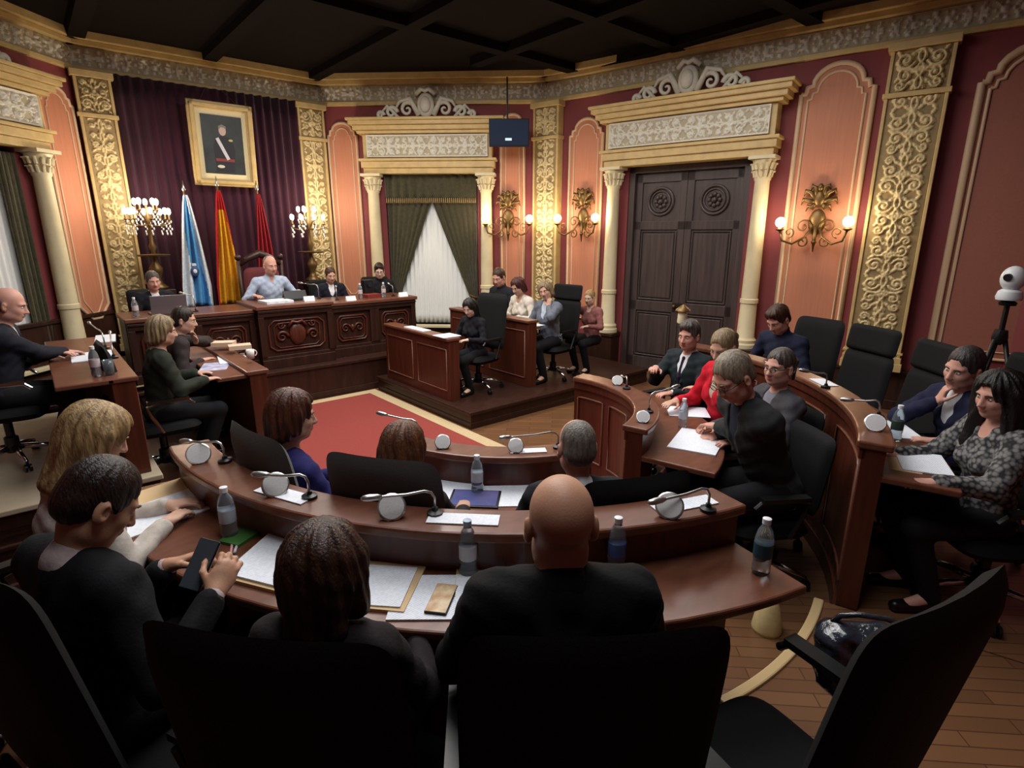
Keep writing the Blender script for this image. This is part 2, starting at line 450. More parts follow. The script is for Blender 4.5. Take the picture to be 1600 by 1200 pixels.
    # ---- tops
    def sleeves(Bx, o, end=0.90, m=0):
        for (s_, S, E, W, _) in arms:
            Bx.cap(S, E, 0.050*sk+o+0.004, 0.042*sk+o+0.002, 0.03, m); We = E+(W-E)*end; Bx.cap(E, We, 0.042*sk+o+0.002, 0.030*sk+o, 0.02, m)
    fold = lambda P: 0.0022*np.sin(P[:, 2]*70+P[:, 0]*38+2.1*np.sin(P[:, 1]*33))+0.002*np.sin(P[:, 0]*64-P[:, 2]*45+P[:, 1]*50)
    tc = cloth('cloth_%d_%d_%d' % topc, topc) if pattern is None else pattern
    if top == 'suit':
        J = Blob(); J.disp = fold; torso(J, 0.017); sleeves(J, 0.012)
        J.cap(nb+up*0.016-fw*0.045, nb+up*0.006+Rc[:, 0]*0.060-fw*0.0, 0.024, 0.021, 0.012); J.cap(nb+up*0.016-fw*0.045, nb+up*0.006-Rc[:, 0]*0.060, 0.024, 0.021, 0.012)
        for s_ in (-1, 1):   # lapels
            J.cap(nb+Rc @ np.array([s_*0.062, 0.02, -0.005]), chest+Rc @ np.array([s_*0.030, 0.122, -0.06]), 0.017, 0.013, 0.012)
        J.cap(nb+Rc @ np.array([0, 0.07, 0.05]), nb+Rc @ np.array([0, 0.115, -0.06]), 0.052, 0.045, 0.01, 0, 's')
        J.cap(nb+Rc @ np.array([0, 0.115, -0.06]), chest+Rc @ np.array([0, 0.165, -0.05]), 0.045, 0.010, 0.01, 0, 's')
        J.cap(nb+up*0.02, H(0, -0.02, -0.1), 0.052, 0.05, 0.01, 0, 's')
        v, f, m = J.mesh(max(g, 0.0075)); add('jacket', np_mesh('jacket', v, f, tc), root)
        Sh = Blob(); torso(Sh, 0.006)
        Sh.cap(nb+up*0.018-fw*0.012, H(0, -0.02, -0.098)*0.15+(nb+up*0.02)*0.85, 0.061*sk, 0.060*sk, 0.02)
        if cuff:
            for (s_, S, E, W, _) in arms: Sh.cap(E+(W-E)*0.8, E+(W-E)*0.955, 0.034*sk, 0.034*sk, 0.01)
        v, f, m = Sh.mesh(max(g, 0.009)); shirt_o = add('shirt', np_mesh('shirt', v, f, cloth('cloth_%d_%d_%d' % shirt, shirt, sheen=0)), root)
        if tie:
            Tb = Blob(); Tb.ell(nb+Rc @ np.array([0, 0.085, -0.012]), (0.018, 0.014, 0.02), Rc, 0.01)
            Tb.cap(nb+Rc @ np.array([0, 0.095, -0.03]), chest+Rc @ np.array([0, 0.121, -0.02]), 0.012, 0.019, 0.01); Tb.cap(chest+Rc @ np.array([0, 0.121, -0.02]), waist+Rc @ np.array([0, 0.108, 0.0]), 0.019, 0.022, 0.01)
            v, f, m = Tb.mesh(0.007); add('necktie', np_mesh('necktie', v, f, cloth('tie_%d_%d_%d' % tie, tie)), shirt_o)
    else:
        J = Blob(); J.disp = fold; torso(J, 0.012); sleeves(J, 0.008 if top != 'loose' else 0.018, 0.92)
        if top == 'turtle': J.cap(nb, nb*0.45+H(0, -0.02, -0.085)*0.55, 0.068*sk, 0.062*sk, 0.02)
        elif top == 'shirt':
            J.cap(nb+up*0.01, nb*0.6+H(0, -0.02, -0.09)*0.4, 0.066*sk, 0.064*sk, 0.02)
            J.cap(nb+Rc @ np.array([0, 0.075, 0.03]), nb+Rc @ np.array([0, 0.105, -0.05]), 0.030, 0.012, 0.008, 0, 's')
        else: J.cap(nb+Rc @ np.array([0, 0.055, 0.04]), nb+Rc @ np.array([0, 0.085, -0.01]), 0.055, 0.04, 0.01, 0, 's')
        v, f, m = J.mesh(max(g, 0.0075)); add({'shirt': 'shirt', 'turtle': 'sweater'}.get(top, 'blouse'), np_mesh('top', v, f, tc), root)
    # ---- hair
    if hair:
        hm = hair_mat(*hairc)
        Hb = Blob()
        ci = np.linalg.inv(Rh)
        def strands(P, amp=0.0045, nfreq=26):
            q = ((P-hc) @ Rh)/hs
            th = np.arctan2(q[:, 0], -(q[:, 1]+0.01)); ph = q[:, 2]
            pol = np.clip(np.sqrt(q[:, 0]**2+(q[:, 1]+0.01)**2)/0.07-0.15, 0, 1)
            return pol*amp*(np.sin(th*nfreq+np.sin(ph*22)*1.2+ph*10)*0.6+np.sin(th*nfreq*0.45+ph*17+1.3)*0.7)
        E3 = lambda c, r, k=0.03, op='u', R=Rh: Hb.ell(H(*c), np.array(r)*hs, R, k, 0, op)
        cutface = True
        if hair == 'short':
            E3((0, -0.018, 0.040), (0.084, 0.101, 0.100)); E3((0, -0.055, -0.02), (0.073, 0.060, 0.062))
            for s_ in (-1, 1): E3((s_*0.068, 0.012, 0.005), (0.017, 0.022, 0.042), 0.015)
            Hb.disp = lambda P: strands(P, 0.0025, 34)
        elif hair == 'quiff':
            E3((0, -0.016, 0.046), (0.085, 0.104, 0.104)); E3((0, -0.055, -0.02), (0.074, 0.062, 0.064)); E3((0, 0.055, 0.098), (0.055, 0.04, 0.03))
            for s_ in (-1, 1): E3((s_*0.068, 0.014, 0.0), (0.017, 0.022, 0.046), 0.015)
            Hb.disp = lambda P: strands(P, 0.004, 22)
        elif hair == 'fringe':   # ring of hair round a bald top
            E3((0, -0.034, 0.008), (0.083, 0.086, 0.060)); E3((0, -0.058, -0.03), (0.070, 0.058, 0.05))
            E3((0, 0.01, 0.105), (0.074, 0.090, 0.062), 0.012, 's')
            Hb.disp = lambda P: strands(P, 0.002, 40)
        elif hair == 'thin':     # close cropped, receding
            E3((0, -0.026, 0.038), (0.0795, 0.092, 0.094)); E3((0, -0.056, -0.02), (0.072, 0.058, 0.058)); E3((0, 0.06, 0.12), (0.06, 0.075, 0.06), 0.02, 's')
            Hb.disp = lambda P: strands(P, 0.0018, 44)
        elif hair in ('bob', 'long', 'wavy', 'full', 'mane'):
            E3((0, -0.018, 0.040), (0.096, 0.112, 0.104) if hair not in ('wavy', 'full', 'mane') else (0.108, 0.120, 0.106))
            n = {'bob': 0.085, 'wavy': 0.16, 'long': 0.25, 'full': 0.22, 'mane': 0.36}[hair]
            E3((0, -0.050, -0.03), (0.092, 0.072, 0.11) if hair not in ('wavy', 'full', 'mane') else (0.116, 0.088, 0.13), 0.04)
            for s_ in (-1, 1):
                wv = 1.28 if hair in ('wavy', 'full', 'mane') else 1.0; Hb.cap(H(s_*0.074*wv, 0.0, 0.02), H(s_*0.084*wv, -0.012, -n*0.75), 0.027*hs*wv, 0.024*hs*wv, 0.03)
                Hb.cap(H(s_*0.045, -0.065, -0.02), H(s_*0.058, -0.075, -n), 0.042*hs, 0.034*hs, 0.03)
            if hair == 'mane':
                for s_ in (-1, 1): Hb.cap(H(s_*0.088, 0.0, -0.06), H(s_*0.105, 0.045, -0.30), 0.036*hs, 0.042*hs, 0.03); Hb.cap(H(s_*0.105, 0.045, -0.30), H(s_*0.09, 0.075, -0.42), 0.042*hs, 0.02*hs, 0.03)
            Hb.cap(H(0, -0.075, 0), H(0, -0.085, -n), 0.045*hs, 0.038*hs, 0.03)
            Hb.disp = (lambda P: strands(P, 0.006, 20)) if hair != 'wavy' else (lambda P: strands(P, 0.0055, 19)+0.0012*np.sin(P[:, 2]*95+P[:, 0]*60))
        elif hair in ('pony', 'updo'):
            E3((0, -0.018, 0.040), (0.085, 0.103, 0.099)); E3((0, -0.055, -0.02), (0.073, 0.058, 0.06))
            if hair == 'pony':
                Hb.cap(H(0, -0.105, 0.03), H(0, -0.15, 0.02), 0.024, 0.030, 0.02); Hb.cap(H(0, -0.15, 0.02), H(0, -0.165, -0.10), 0.030, 0.014, 0.02)
            else: E3((0, -0.115, 0.03), (0.045, 0.04, 0.042))
            Hb.disp = lambda P: strands(P, 0.003, 30)
        # keep the face, brow and ears clear
        fx = 0.058 if hair in ('bob', 'long', 'wavy', 'full', 'mane') else 0.064
        E3((0, 0.105, -0.018), (fx, 0.068, 0.100), 0.012, 's')
        if hair in ('short', 'quiff', 'fringe', 'thin', 'pony', 'updo'):
            for s_ in (-1, 1):
                E3((s_*0.085, 0.0, -0.022), (0.03, 0.027, 0.030), 0.008, 's'); E3((s_*0.07, 0.05, -0.06), (0.04, 0.045, 0.055), 0.012, 's')
        v, f, m = Hb.mesh(min(max(g*0.8, 0.0055), 0.009)); add('hair', np_mesh('hair', v, f, hm), root)
        # eyebrows
        eb = MB()
        for s_ in (-1, 1):
            eb.tube([H(s_*0.014, 0.0935, 0.018), H(s_*0.030, 0.0945, 0.024), H(s_*0.047, 0.083, 0.020)], [0.0028, 0.0036, 0.002], 6)
        eb.build('eyebrows', hm, root, smooth='all')
    if beard:
        Bb = Blob(); Bb.ell(H(0, 0.040, -0.085), np.array([0.060, 0.062, 0.046])*hs, Rh, 0.02)
        Bb.ell(H(0, 0.10, -0.045), np.array([0.03, 0.04, 0.03])*hs, Rh, 0.01, 0, 's'); Bb.ell(H(0, 0.03, -0.02), np.array([0.09, 0.09, 0.035])*hs, Rh, 0.01, 0, 's')
        v, f, m = Bb.mesh(0.007); add('beard', np_mesh('beard', v, f, hair_mat(*beard)), root)
    if glasses:
        gm = MB()
        for s_ in (-1, 1):
            c = (s_*0.032, 0.106, 0.0)
            gm.tube([H(c[0]+0.022*math.cos(q), c[1], c[2]+0.016*math.sin(q)) for q in np.linspace(0, 2*PI, 15)], 0.0022, 5, False)
            gm.tube([H(s_*0.054, 0.106, 0.004), H(s_*0.074, 0.07, 0.004), H(s_*0.082, -0.01, 0.002)], 0.0022, 5)
        gm.tube([H(-0.010, 0.106, 0.003), H(0, 0.109, 0.006), H(0.010, 0.106, 0.003)], 0.002, 5)
        gm.build('glasses', mat('glasses_frame', (20, 18, 18), 0.3), root, smooth='all')
    if watch:
        s_, S, E, W, T_ = arms[watch]
        d = nrm(W-E); a = nrm(np.cross(d, [0, 0, 1])); b = np.cross(d, a)
        wm = MB(); wm.tube([W-d*0.012+(a*math.cos(q)+b*math.sin(q))*0.031 for q in np.linspace(0, 2*PI, 17)], 0.0055, 6, False)
        wm.build('wristband', mat('steel', (190, 190, 190), 0.25, 1.0), root, smooth='all')
    return root

# ---------------------------------------------------------------- materials of the room
M_MAROON = mat('maroon_wall', (122, 52, 54), 0.7, bump=0.1, bscale=50, var=0.15, vscale=3)
M_SALMON = mat('salmon_silk', (184, 119, 90), 0.6, var=0.12, vscale=40, stretch=(1, 1, 0.05), bump=0.06, bscale=120)
M_GOLD = mat('gilt_plaster', (198, 170, 114), 0.5, 0.0, bump=0.15, bscale=70, var=0.2, vscale=9)
M_CREAM = mat('cream_stone', (214, 200, 164), 0.5, bump=0.08, bscale=40, var=0.12, vscale=6)
M_GROUND = mat('ochre_ground_shade', (150, 126, 84), 0.6, var=0.25, vscale=14)
M_RELIEF = mat('relief_gold', (212, 190, 140), 0.45, 0.0, bump=0.2, bscale=120, var=0.15, vscale=18)
M_STONEREL = mat('relief_grey', (212, 206, 190), 0.5, bump=0.2, bscale=120, var=0.12, vscale=18)
M_STONEGR = mat('ground_shade_grey', (168, 156, 130), 0.6)
M_WOOD = mat('mahogany', (88, 42, 28), 0.38, col2=(66, 29, 19), vscale=3.0, stretch=(9, 9, 0.6), bump=0.06, bscale=60, coat=0.15, spec=0.4)
M_WOODTOP = mat('mahogany_top', (112, 68, 50), 0.34, col2=(92, 54, 39), vscale=5, stretch=(2, 5, 5), coat=0.15, spec=0.45)
M_WOODD = mat('dark_walnut', (58, 33, 24), 0.4, col2=(40, 21, 15), vscale=3.0, stretch=(7, 7, 0.7), bump=0.08, bscale=60, spec=0.4)
M_DOOR = mat('old_door_wood', (76, 63, 60), 0.38, col2=(58, 47, 45), vscale=3, stretch=(8, 8, 0.5), bump=0.08, bscale=50, spec=0.5)
M_DARK = mat('ceiling_dark', (20, 14, 12), 0.85, spec=0.1, var=0.2, vscale=4)
M_BRASS = mat('old_brass', (108, 84, 50), 0.42, 0.7, bump=0.1, bscale=80)
M_BULB = mat('lamp_glow', (255, 240, 214), 0.4, emit=16, ecol=(255, 226, 178))
M_BULBC = mat('candle_glow', (255, 250, 240), 0.4, emit=14, ecol=(255, 240, 220))
M_CRYST = mat('crystal', (240, 240, 235), 0.08, spec=0.8)
M_VELVET = mat('velvet_drape', (58, 24, 40), 0.85, var=0.35, vscale=3, sheen=0.1, bump=0.1, bscale=30, spec=0.2)
M_GREEN = mat('green_damask', (66, 62, 42), 0.75, var=0.35, vscale=20, sheen=0.3, bump=0.1, bscale=60, spec=0.2)
M_SHEER = mat('white_voile', (226, 228, 226), 0.85, bump=0.05, bscale=90, spec=0.15)
M_BLACK = mat('black_plastic', (16, 16, 18), 0.4)
M_CHROME = mat('chrome', (205, 205, 208), 0.16, 1.0)
M_STEEL = mat('satin_steel', (186, 186, 184), 0.3, 0.9)
M_NIGHT = mat('night_glass', (30, 34, 44), 0.08, spec=0.7)
M_REDCARPET = mat('red_carpet', (148, 70, 64), 0.95, var=0.15, vscale=60, bump=0.4, bscale=300, spec=0.1)
M_CREAMCARPET = mat('cream_carpet', (200, 178, 140), 0.95, var=0.15, vscale=60, bump=0.4, bscale=300, spec=0.1)

# parquet floor
def parquet():
    m = bpy.data.materials.new('parquet'); m.use_nodes = True; nt = m.node_tree; N = nt.nodes; L = nt.links; b = N['Principled BSDF']
    tc = N.new('ShaderNodeTexCoord'); br = N.new('ShaderNodeTexBrick'); mp = N.new('ShaderNodeMapping')
    mp.inputs['Rotation'].default_value = (0, 0, math.radians(45)); L.new(tc.outputs['Object'], mp.inputs['Vector']); L.new(mp.outputs['Vector'], br.inputs['Vector'])
    br.inputs['Color1'].default_value = rgb(118, 82, 54); br.inputs['Color2'].default_value = rgb(102, 70, 46); br.inputs['Mortar'].default_value = rgb(78, 50, 34)
    br.inputs['Scale'].default_value = 1.0; br.inputs['Mortar Size'].default_value = 0.003; br.inputs['Brick Width'].default_value = 0.5; br.inputs['Row Height'].default_value = 0.075
    L.new(br.outputs['Color'], b.inputs['Base Color']); b.inputs['Roughness'].default_value = 0.35; b.inputs['Coat Weight'].default_value = 0.2
    return m
M_PARQ = parquet()
ROOM = [(-1.6, 9.6), (1.6, 9.6), (4.28, 7.03), (5.6, 1.03), (4.2, -2.4), (-4.2, -2.4), (-5.6, 1.03), (-4.28, 7.03)]
ZC = 4.55
def struct(o): o['kind'] = 'structure'; return o
fl = MB(); fl.prism([(x*1.06, (y-3)*1.06+3) for x, y in ROOM], -0.15, 0.0); struct(fl.build('floor', M_PARQ))
ce = MB(); ce.prism([(x*1.06, (y-3)*1.06+3) for x, y in ROOM], ZC, ZC+0.15)
for i in range(7): ce.span((-5.2, -1.6+i*1.6, ZC-0.10), (5.2, -1.42+i*1.6, ZC+0.01)) if i < 6 else None
for i in range(7): ce.span((-4.6+i*1.5, -2.3, ZC-0.101), (-4.42+i*1.5, 7.2 if abs(-4.5+i*1.5) > 2 else 9.4, ZC+0.01))
struct(ce.build('ceiling', M_DARK))

class Wall:
    def __init__(s, p, q, flip=False):
        s.p = Vector((p[0], p[1], 0)); d = Vector((q[0]-p[0], q[1]-p[1], 0)); s.len = d.length; d.normalize()
        n = Vector((d.y, -d.x, 0))
        if flip: n = -n
        s.M = Matrix(((d.x, n.x, 0, p[0]), (d.y, n.y, 0, p[1]), (0, 0, 1, 0), (0, 0, 0, 1)))
    def at(s, a, n, z): return s.M @ Vector((a, n, z))
    def wall(s, name, m, holes=(), ext=0.12):
        mb = MB(); x = -ext
        for (a, b, zb, zt) in holes:
            mb.span((x, -0.25, -0.1), (a, 0, ZC)); mb.span((a, -0.25, zt), (b, 0, ZC))
            if zb > 0: mb.span((a, -0.25, -0.1), (b, 0, zb))
            x = b
        mb.span((x, -0.25, -0.1), (s.len+ext, 0, ZC)); mb.xform(s.M)
        return struct(mb.build(name, m))
W_BACK = Wall((-1.6, 9.6), (1.6, 9.6)); W_CR = Wall((1.6, 9.6), (4.28, 7.03)); W_R = Wall((4.28, 7.03), (5.6, 1.03))
W_CL = Wall((-1.6, 9.6), (-4.28, 7.03), True); W_L = Wall((-4.28, 7.03), (-5.6, 1.03), True)
WIN = (1.03, 2.58, 0.55, 3.05); DOOR = (1.50, 3.24, 0.0, 3.05)
W_BACK.wall('wall_back', M_MAROON); W_CR.wall('wall_back_right', M_MAROON, [WIN]); W_R.wall('wall_right', M_MAROON, [DOOR])
W_CL.wall('wall_back_left', M_MAROON, [WIN]); W_L.wall('wall_left', M_MAROON)
Wall((5.6, 1.03), (4.2, -2.4)).wall('wall_front_right', M_MAROON); Wall((4.2, -2.4), (-4.2, -2.4)).wall('wall_front', M_MAROON); Wall((-4.2, -2.4), (-5.6, 1.03)).wall('wall_front_left', M_MAROON)
# wainscot
for nm, w, segs in (('baseboard_back_right', W_CR, [(0, W_CR.len)]), ('baseboard_right', W_R, [(0, 1.08), (3.54, 7)]), ('baseboard_back_left', W_CL, [(0, W_CL.len)]), ('baseboard_left', W_L, [(0, 6)]), ('baseboard_back', W_BACK, [(0, 3.2)])):
    mb = MB(); h = 1.08 if 'left' in nm else 0.5
    for a, b in segs:
        mb.span((a, -0.02, 0), (b, 0.03, h-0.05)); mb.span((a, -0.02, h-0.05), (b, 0.055, h)); mb.span((a, -0.02, 0), (b, 0.045, 0.12))
    mb.xform(w.M); struct(mb.build(nm, M_WOODD, bevel=0.006))

# ---------------------------------------------------------------- carved relief panels (real height fields)
def spiral(c, r0, r1, a0, turns, n=46):
    t = np.linspace(0, 1, n); a = a0+turns*2*PI*t; r = r0+(r1-r0)*t**0.8
    return np.stack([c[0]+r*np.cos(a), c[1]+r*np.sin(a)], 1)
def relief_height(X, Z, hw, period, seed=0):
    """symmetrical arabesque: stem, volutes, leaves, vase and rosette"""
    x = np.abs(X); i = np.floor(Z/period).astype(int); z = Z-i*period
    z = np.where(i % 2 == seed % 2, z, period-z)
    s = hw; P = period
    cur = [(spiral((0.55*s, 0.24*P), 0.36*s, 0.05*s, PI*0.9, -1.6), 0.055*s), (spiral((0.50*s, 0.62*P), 0.33*s, 0.05*s, -PI*0.9, 1.5), 0.05*s),
           (spiral((0.62*s, 0.86*P), 0.22*s, 0.04*s, PI, -1.4), 0.045*s),
           (np.stack([0.02*s+0.10*s*np.abs(np.sin(np.linspace(0, PI*3, 40))), np.linspace(0, P, 40)], 1), 0.05*s),
           (np.stack([np.linspace(0, 0.8*s, 20), 0.44*P+0.05*P*np.sin(np.linspace(0, PI, 20))], 1), 0.04*s)]
    h = np.zeros_like(x)
    for c, r in cur:
        d = np.full(x.shape, 9.0)
        for k in range(len(c)-1):
            a, b = c[k], c[k+1]; ab = b-a; L2 = ab@ab+1e-9
            t = np.clip(((x-a[0])*ab[0]+(z-a[1])*ab[1])/L2, 0, 1)
            d = np.minimum(d, (x-a[0]-t*ab[0])**2+(z-a[1]-t*ab[1])**2)
        d = np.sqrt(d); h = np.maximum(h, np.sqrt(np.clip(1-(d/r)**2, 0, 1)))
    for (cx, cz, rx, rz, ang) in [(0.30, 0.10, .16, .05, .7), (0.72, 0.44, .15, .05, -.6), (0.22, 0.50, .13, .05, 1.0), (0.28, 0.80, .15, .05, .6), (0.80, 0.06, .13, .045, 2.2), (0.78, 0.70, .12, .04, 1.0), (0.16, 0.92, .12, .05, 1.3), (0.85, 0.28, .10, .04, 1.6)]:
        dx, dz = x-cx*s, z-cz*P; u = (dx*math.cos(ang)+dz*math.sin(ang))/(rx*s*1.3); v = (-dx*math.sin(ang)+dz*math.cos(ang))/(rz*s*1.8)
        h = np.maximum(h, 0.85*np.sqrt(np.clip(1-u*u-v*v, 0, 1))*(0.8+0.2*np.cos(u*9)))
    for (cx, cz, r) in [(0, 0.0, .20), (0.55, 0.24, .11), (0.50, 0.62, .10), (0, 0.52, .13)]:
        d = np.sqrt((x-cx*s)**2+(z-cz*P)**2)/(r*s); th = np.arctan2(z-cz*P, x-cx*s)
        h = np.maximum(h, np.sqrt(np.clip(1-(d/(0.8+0.2*np.cos(th*5)))**2, 0, 1)))
    return h
def relief(name, wall, a0, a1, z0, z1, depth=0.03, n0=0.0, mats=None, period=0.44, horiz=False, res=0.011, rim=0.0, seed=0, parent=None):
    w, hgt = a1-a0, z1-z0
    nx, nz = max(4, int(w/res)), max(4, int(hgt/res))
    xs = np.linspace(-w/2, w/2, nx+1); zs = np.linspace(0, hgt, nz+1); X, Z = np.meshgrid(xs, zs)
    if horiz: H = relief_height(Z-hgt/2, np.abs(X), hgt/2*0.92, period, seed)
    else: H = relief_height(X, Z, w/2*0.92, period, seed)
    if rim:
        e = np.minimum(np.minimum(X+w/2, w/2-X), np.minimum(Z, hgt-Z)); H = np.where(e < rim, 1.0, np.where(e < rim*1.35, 0.0, H))
    m4 = np.array(wall.M)
    P = np.stack([X+(a0+a1)/2, n0+0.006+H*depth, Z+z0, np.ones_like(X)], -1).reshape(-1, 4) @ m4.T
    j, i = np.meshgrid(np.arange(nz), np.arange(nx), indexing='ij'); q = j*(nx+1)+i
    F = np.stack([q, q+1, q+nx+2, q+nx+1], -1).reshape(-1, 4)
    if np.linalg.det(m4[:3, :3]) > 0: F = F[:, ::-1]
    hf = H.reshape(-1)[F].mean(1); mi = (hf < 0.22).astype(int)  # low faces take the darker ground tone, crevice shade put into the colour
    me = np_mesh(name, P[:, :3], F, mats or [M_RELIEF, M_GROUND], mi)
    return add(name, me, parent)
tn = [0]
def trim(o=None):
    tn[0] += 1
    r = thing('trim_%d' % tn[0]) if o is None else o
    r['kind'] = 'structure'; r.name = 'trim_%d' % tn[0]
    return r
def pilaster(w, a0, a1, z0=0.5, z1=4.1, n0=0.09, mats=None, seed=0, cap=True):
    t = trim()
    mb = MB(); mb.span((a0, -0.02, z0), (a1, n0, z1)); 
    for s_ in (a0, a1-0.035): mb.span((s_, n0, z0), (s_+0.035, n0+0.025, z1))
    mb.span((a0-0.03, -0.02, z0), (a1+0.03, n0+0.05, z0+0.10)); mb.span((a0-0.015, -0.02, z0+0.10), (a1+0.015, n0+0.035, z0+0.17)); mb.span((a0-0.02, -0.02, z0+0.20), (a1+0.02, n0+0.03, z0+0.23))
    if cap:
        mb.span((a0-0.02, -0.02, z1-0.55), (a1+0.02, n0+0.05, z1-0.50)); mb.span((a0-0.03, -0.02, z1-0.08), (a1+0.03, n0+0.07, z1))
    mb.xform(w.M); mb.build('shaft', M_GOLD, t, bevel=0.006)
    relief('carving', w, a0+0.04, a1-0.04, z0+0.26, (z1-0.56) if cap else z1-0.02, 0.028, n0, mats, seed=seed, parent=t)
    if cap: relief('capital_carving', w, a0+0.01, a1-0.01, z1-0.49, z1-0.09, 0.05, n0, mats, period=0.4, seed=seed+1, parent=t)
    return t
# shaped silk panels with gilt mouldings
def panel_outline(a0, a1, z0, z1, foot=False):
    w = a1-a0; c = (a0+a1)/2; sh = min(0.16*w, 0.12); r = w/2-sh
    rise = min(r, 0.30)
    P = [(a0, z1-rise-0.03), (a0+sh*0.4, z1-rise-0.03), (a0+sh*0.5, z1-rise+0.04), (a0+sh, z1-rise+0.05)]
    for k in range(1, 12):
        q = PI-PI*k/12; P.append((c+r*math.cos(q), z1-rise+0.05+(rise-0.05)*math.sin(q)))
    P += [(a1-x+a0, z) for x, z in reversed(P[:4])]
    if foot: B = [(a1, z0+0.18), (a1-0.35*w, z0), (a0+0.35*w, z0), (a0, z0+0.18)]
    else: B = [(a1, z0), (a0, z0)]
    return P+B
def silk_panel(w, a0, a1, z0, z1, foot=False, mold=0.022, field=M_SALMON, inner=True, fm=None):
    fm = fm or mat('pale_moulding', (196, 166, 134), 0.5)
    t = trim()
    O = panel_outline(a0, a1, z0, z1, foot)
    mb = MB(); k = len(O); V = [(x, -0.01, z) for x, z in O]+[(x, 0.018, z) for x, z in O]
    mb.raw(V, [tuple(range(k)), tuple(reversed(range(k, 2*k)))]+[(i, (i+1) % k, k+(i+1) % k, k+i) for i in range(k)])
    mb.xform(w.M); mb.build('silk_field', field, t)
    mb = MB(); pts = [(x, 0.02, z) for x, z in O]; mb.tube(pts+[pts[0]], mold, 8, False)
    if inner:
        c = (a0+a1)/2; zc = (z0+z1)/2; fx = 1-0.13/(a1-a0)*1.2; fz = 1-0.16/(z1-z0)
        p2 = [(c+(x-c)*fx, 0.02, zc+(z-zc)*fz) for x, z in O]; mb.tube(p2+[p2[0]], mold*0.5, 6, False)
    mb.xform(w.M); mb.build('gilt_moulding', fm, t, smooth='all')
    return t
def column(w, a, n0=0.12, z0=0.59, z1=3.05, r=0.105):
    t = trim(); c = (a, n0, 0)
    mb = MB(); mb.span((a-0.16, -0.02, z0-0.59), (a+0.16, n0+0.16, z0)); mb.span((a-0.18, -0.02, z0-0.05), (a+0.18, n0+0.18, z0)); mb.xform(w.M); mb.build('pedestal', M_WOODD, t, bevel=0.006)
    mb = MB(); mb.lathe([(r*1.5, z0), (r*1.5, z0+0.05), (r*1.35, z0+0.07), (r*1.38, z0+0.11), (r*1.2, z0+0.13), (r*1.1, z0+0.15), (r, z0+0.6), (r*1.12, z0+0.61), (r*1.12, z0+0.66), (r, z0+0.67), (r*0.86, z1-0.30), (r*0.98, z1-0.28), (r*0.98, z1-0.25), (r*0.86, z1-0.24)], c, 20); mb.xform(w.M)
    mb.build('column_shaft', M_CREAM, t, smooth=True)
    mb = MB(); mb.lathe([(r*0.88, z1-0.25), (r*0.95, z1-0.16), (r*1.35, z1-0.05), (r*1.45, z1-0.045), (r*1.0, z1-0.04)], c, 16)
    for k in range(12):
        q = 2*PI*k/12
        for zz, rr, ss in ((z1-0.20, r*0.95, 0.9), (z1-0.11, r*1.15, 1.0)):
            p = Vector((a+rr*math.cos(q), n0+rr*math.sin(q), zz)); mb.tube([p-Vector((0, 0, .05)), p+Vector((0.02*math.cos(q), 0.02*math.sin(q), 0.02)), p+Vector((0.045*math.cos(q), 0.045*math.sin(q), 0.012))], [0.022*ss, 0.018*ss, 0.010], 6)
    mb.span((a-0.16, -0.02, z1-0.04), (a+0.16, n0+0.16, z1)); mb.xform(w.M); mb.build('capital', M_CREAM, t, smooth=True)
    return t
def entablature(w, a0, a1, zb=3.05, crest=True, proj=0.26):
    t = trim(); mb = MB(); p = proj
    for za, zc_, d in ((zb, zb+0.09, p-0.06), (zb+0.09, zb+0.19, p-0.03), (zb+0.19, zb+0.23, p), (zb+0.23, zb+0.60, p-0.07), (zb+0.60, zb+0.65, p), (zb+0.65, zb+0.72, p+0.05), (zb+0.72, zb+0.78, p+0.10), (zb+0.78, zb+0.82, p+0.13)):
        mb.span((a0-(d-p), -0.02, za), (a1+(d-p), d, zc_))
    n = int((a1-a0)/0.07)
    for k in range(n): mb.span((a0+0.02+k*(a1-a0)/n, p-0.02, zb+0.655), (a0+0.055+k*(a1-a0)/n, p+0.035, zb+0.70))
    mb.xform(w.M); mb.build('mouldings', M_GOLD, t, bevel=0.008)
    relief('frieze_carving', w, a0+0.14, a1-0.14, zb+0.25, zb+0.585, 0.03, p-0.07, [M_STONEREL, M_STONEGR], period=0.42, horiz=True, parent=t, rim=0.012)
    if crest:
        mb = MB(); c = (a0+a1)/2; z = zb+0.82
        mb.ball((c, 0.17, z+0.20), (0.14, 0.06, 0.18), 14, 10); mb.ball((c, 0.22, z+0.20), (0.09, 0.05, 0.12), 12, 8)
        mb.tube([(c-0.15, 0.16, z+0.36), (c-0.06, 0.2, z+0.43), (c, 0.2, z+0.40), (c+0.06, 0.2, z+0.43), (c+0.15, 0.16, z+0.36)], 0.035, 8)
        for s_ in (-1, 1):
            for cx, cz, r0, trn in ((0.30, 0.14, 0.13, 1.4), (0.56, 0.10, 0.10, 1.3), (0.74, 0.06, 0.06, 1.2)):
                sp = spiral((cx, cz), r0, 0.015, PI, -trn, 30); mb.tube([(c+s_*x, 0.16, z+zz) for x, zz in sp], list(np.linspace(0.036, 0.014, 30)), 7)
            mb.tube([(c+s_*0.12, 0.16, z+0.05), (c+s_*0.25, 0.17, z+0.30), (c+s_*0.42, 0.16, z+0.26), (c+s_*0.5, 0.15, z+0.14)], [0.045, 0.04, 0.03, 0.012], 8)
            mb.tube([(c+s_*0.45, 0.15, z+0.02), (c+s_*0.62, 0.16, z+0.2), (c+s_*0.8, 0.14, z+0.03)], [0.03, 0.03, 0.01], 8)
        mb.xform(w.M); mb.build('cresting', M_STONEREL, t, smooth='all')
    return t
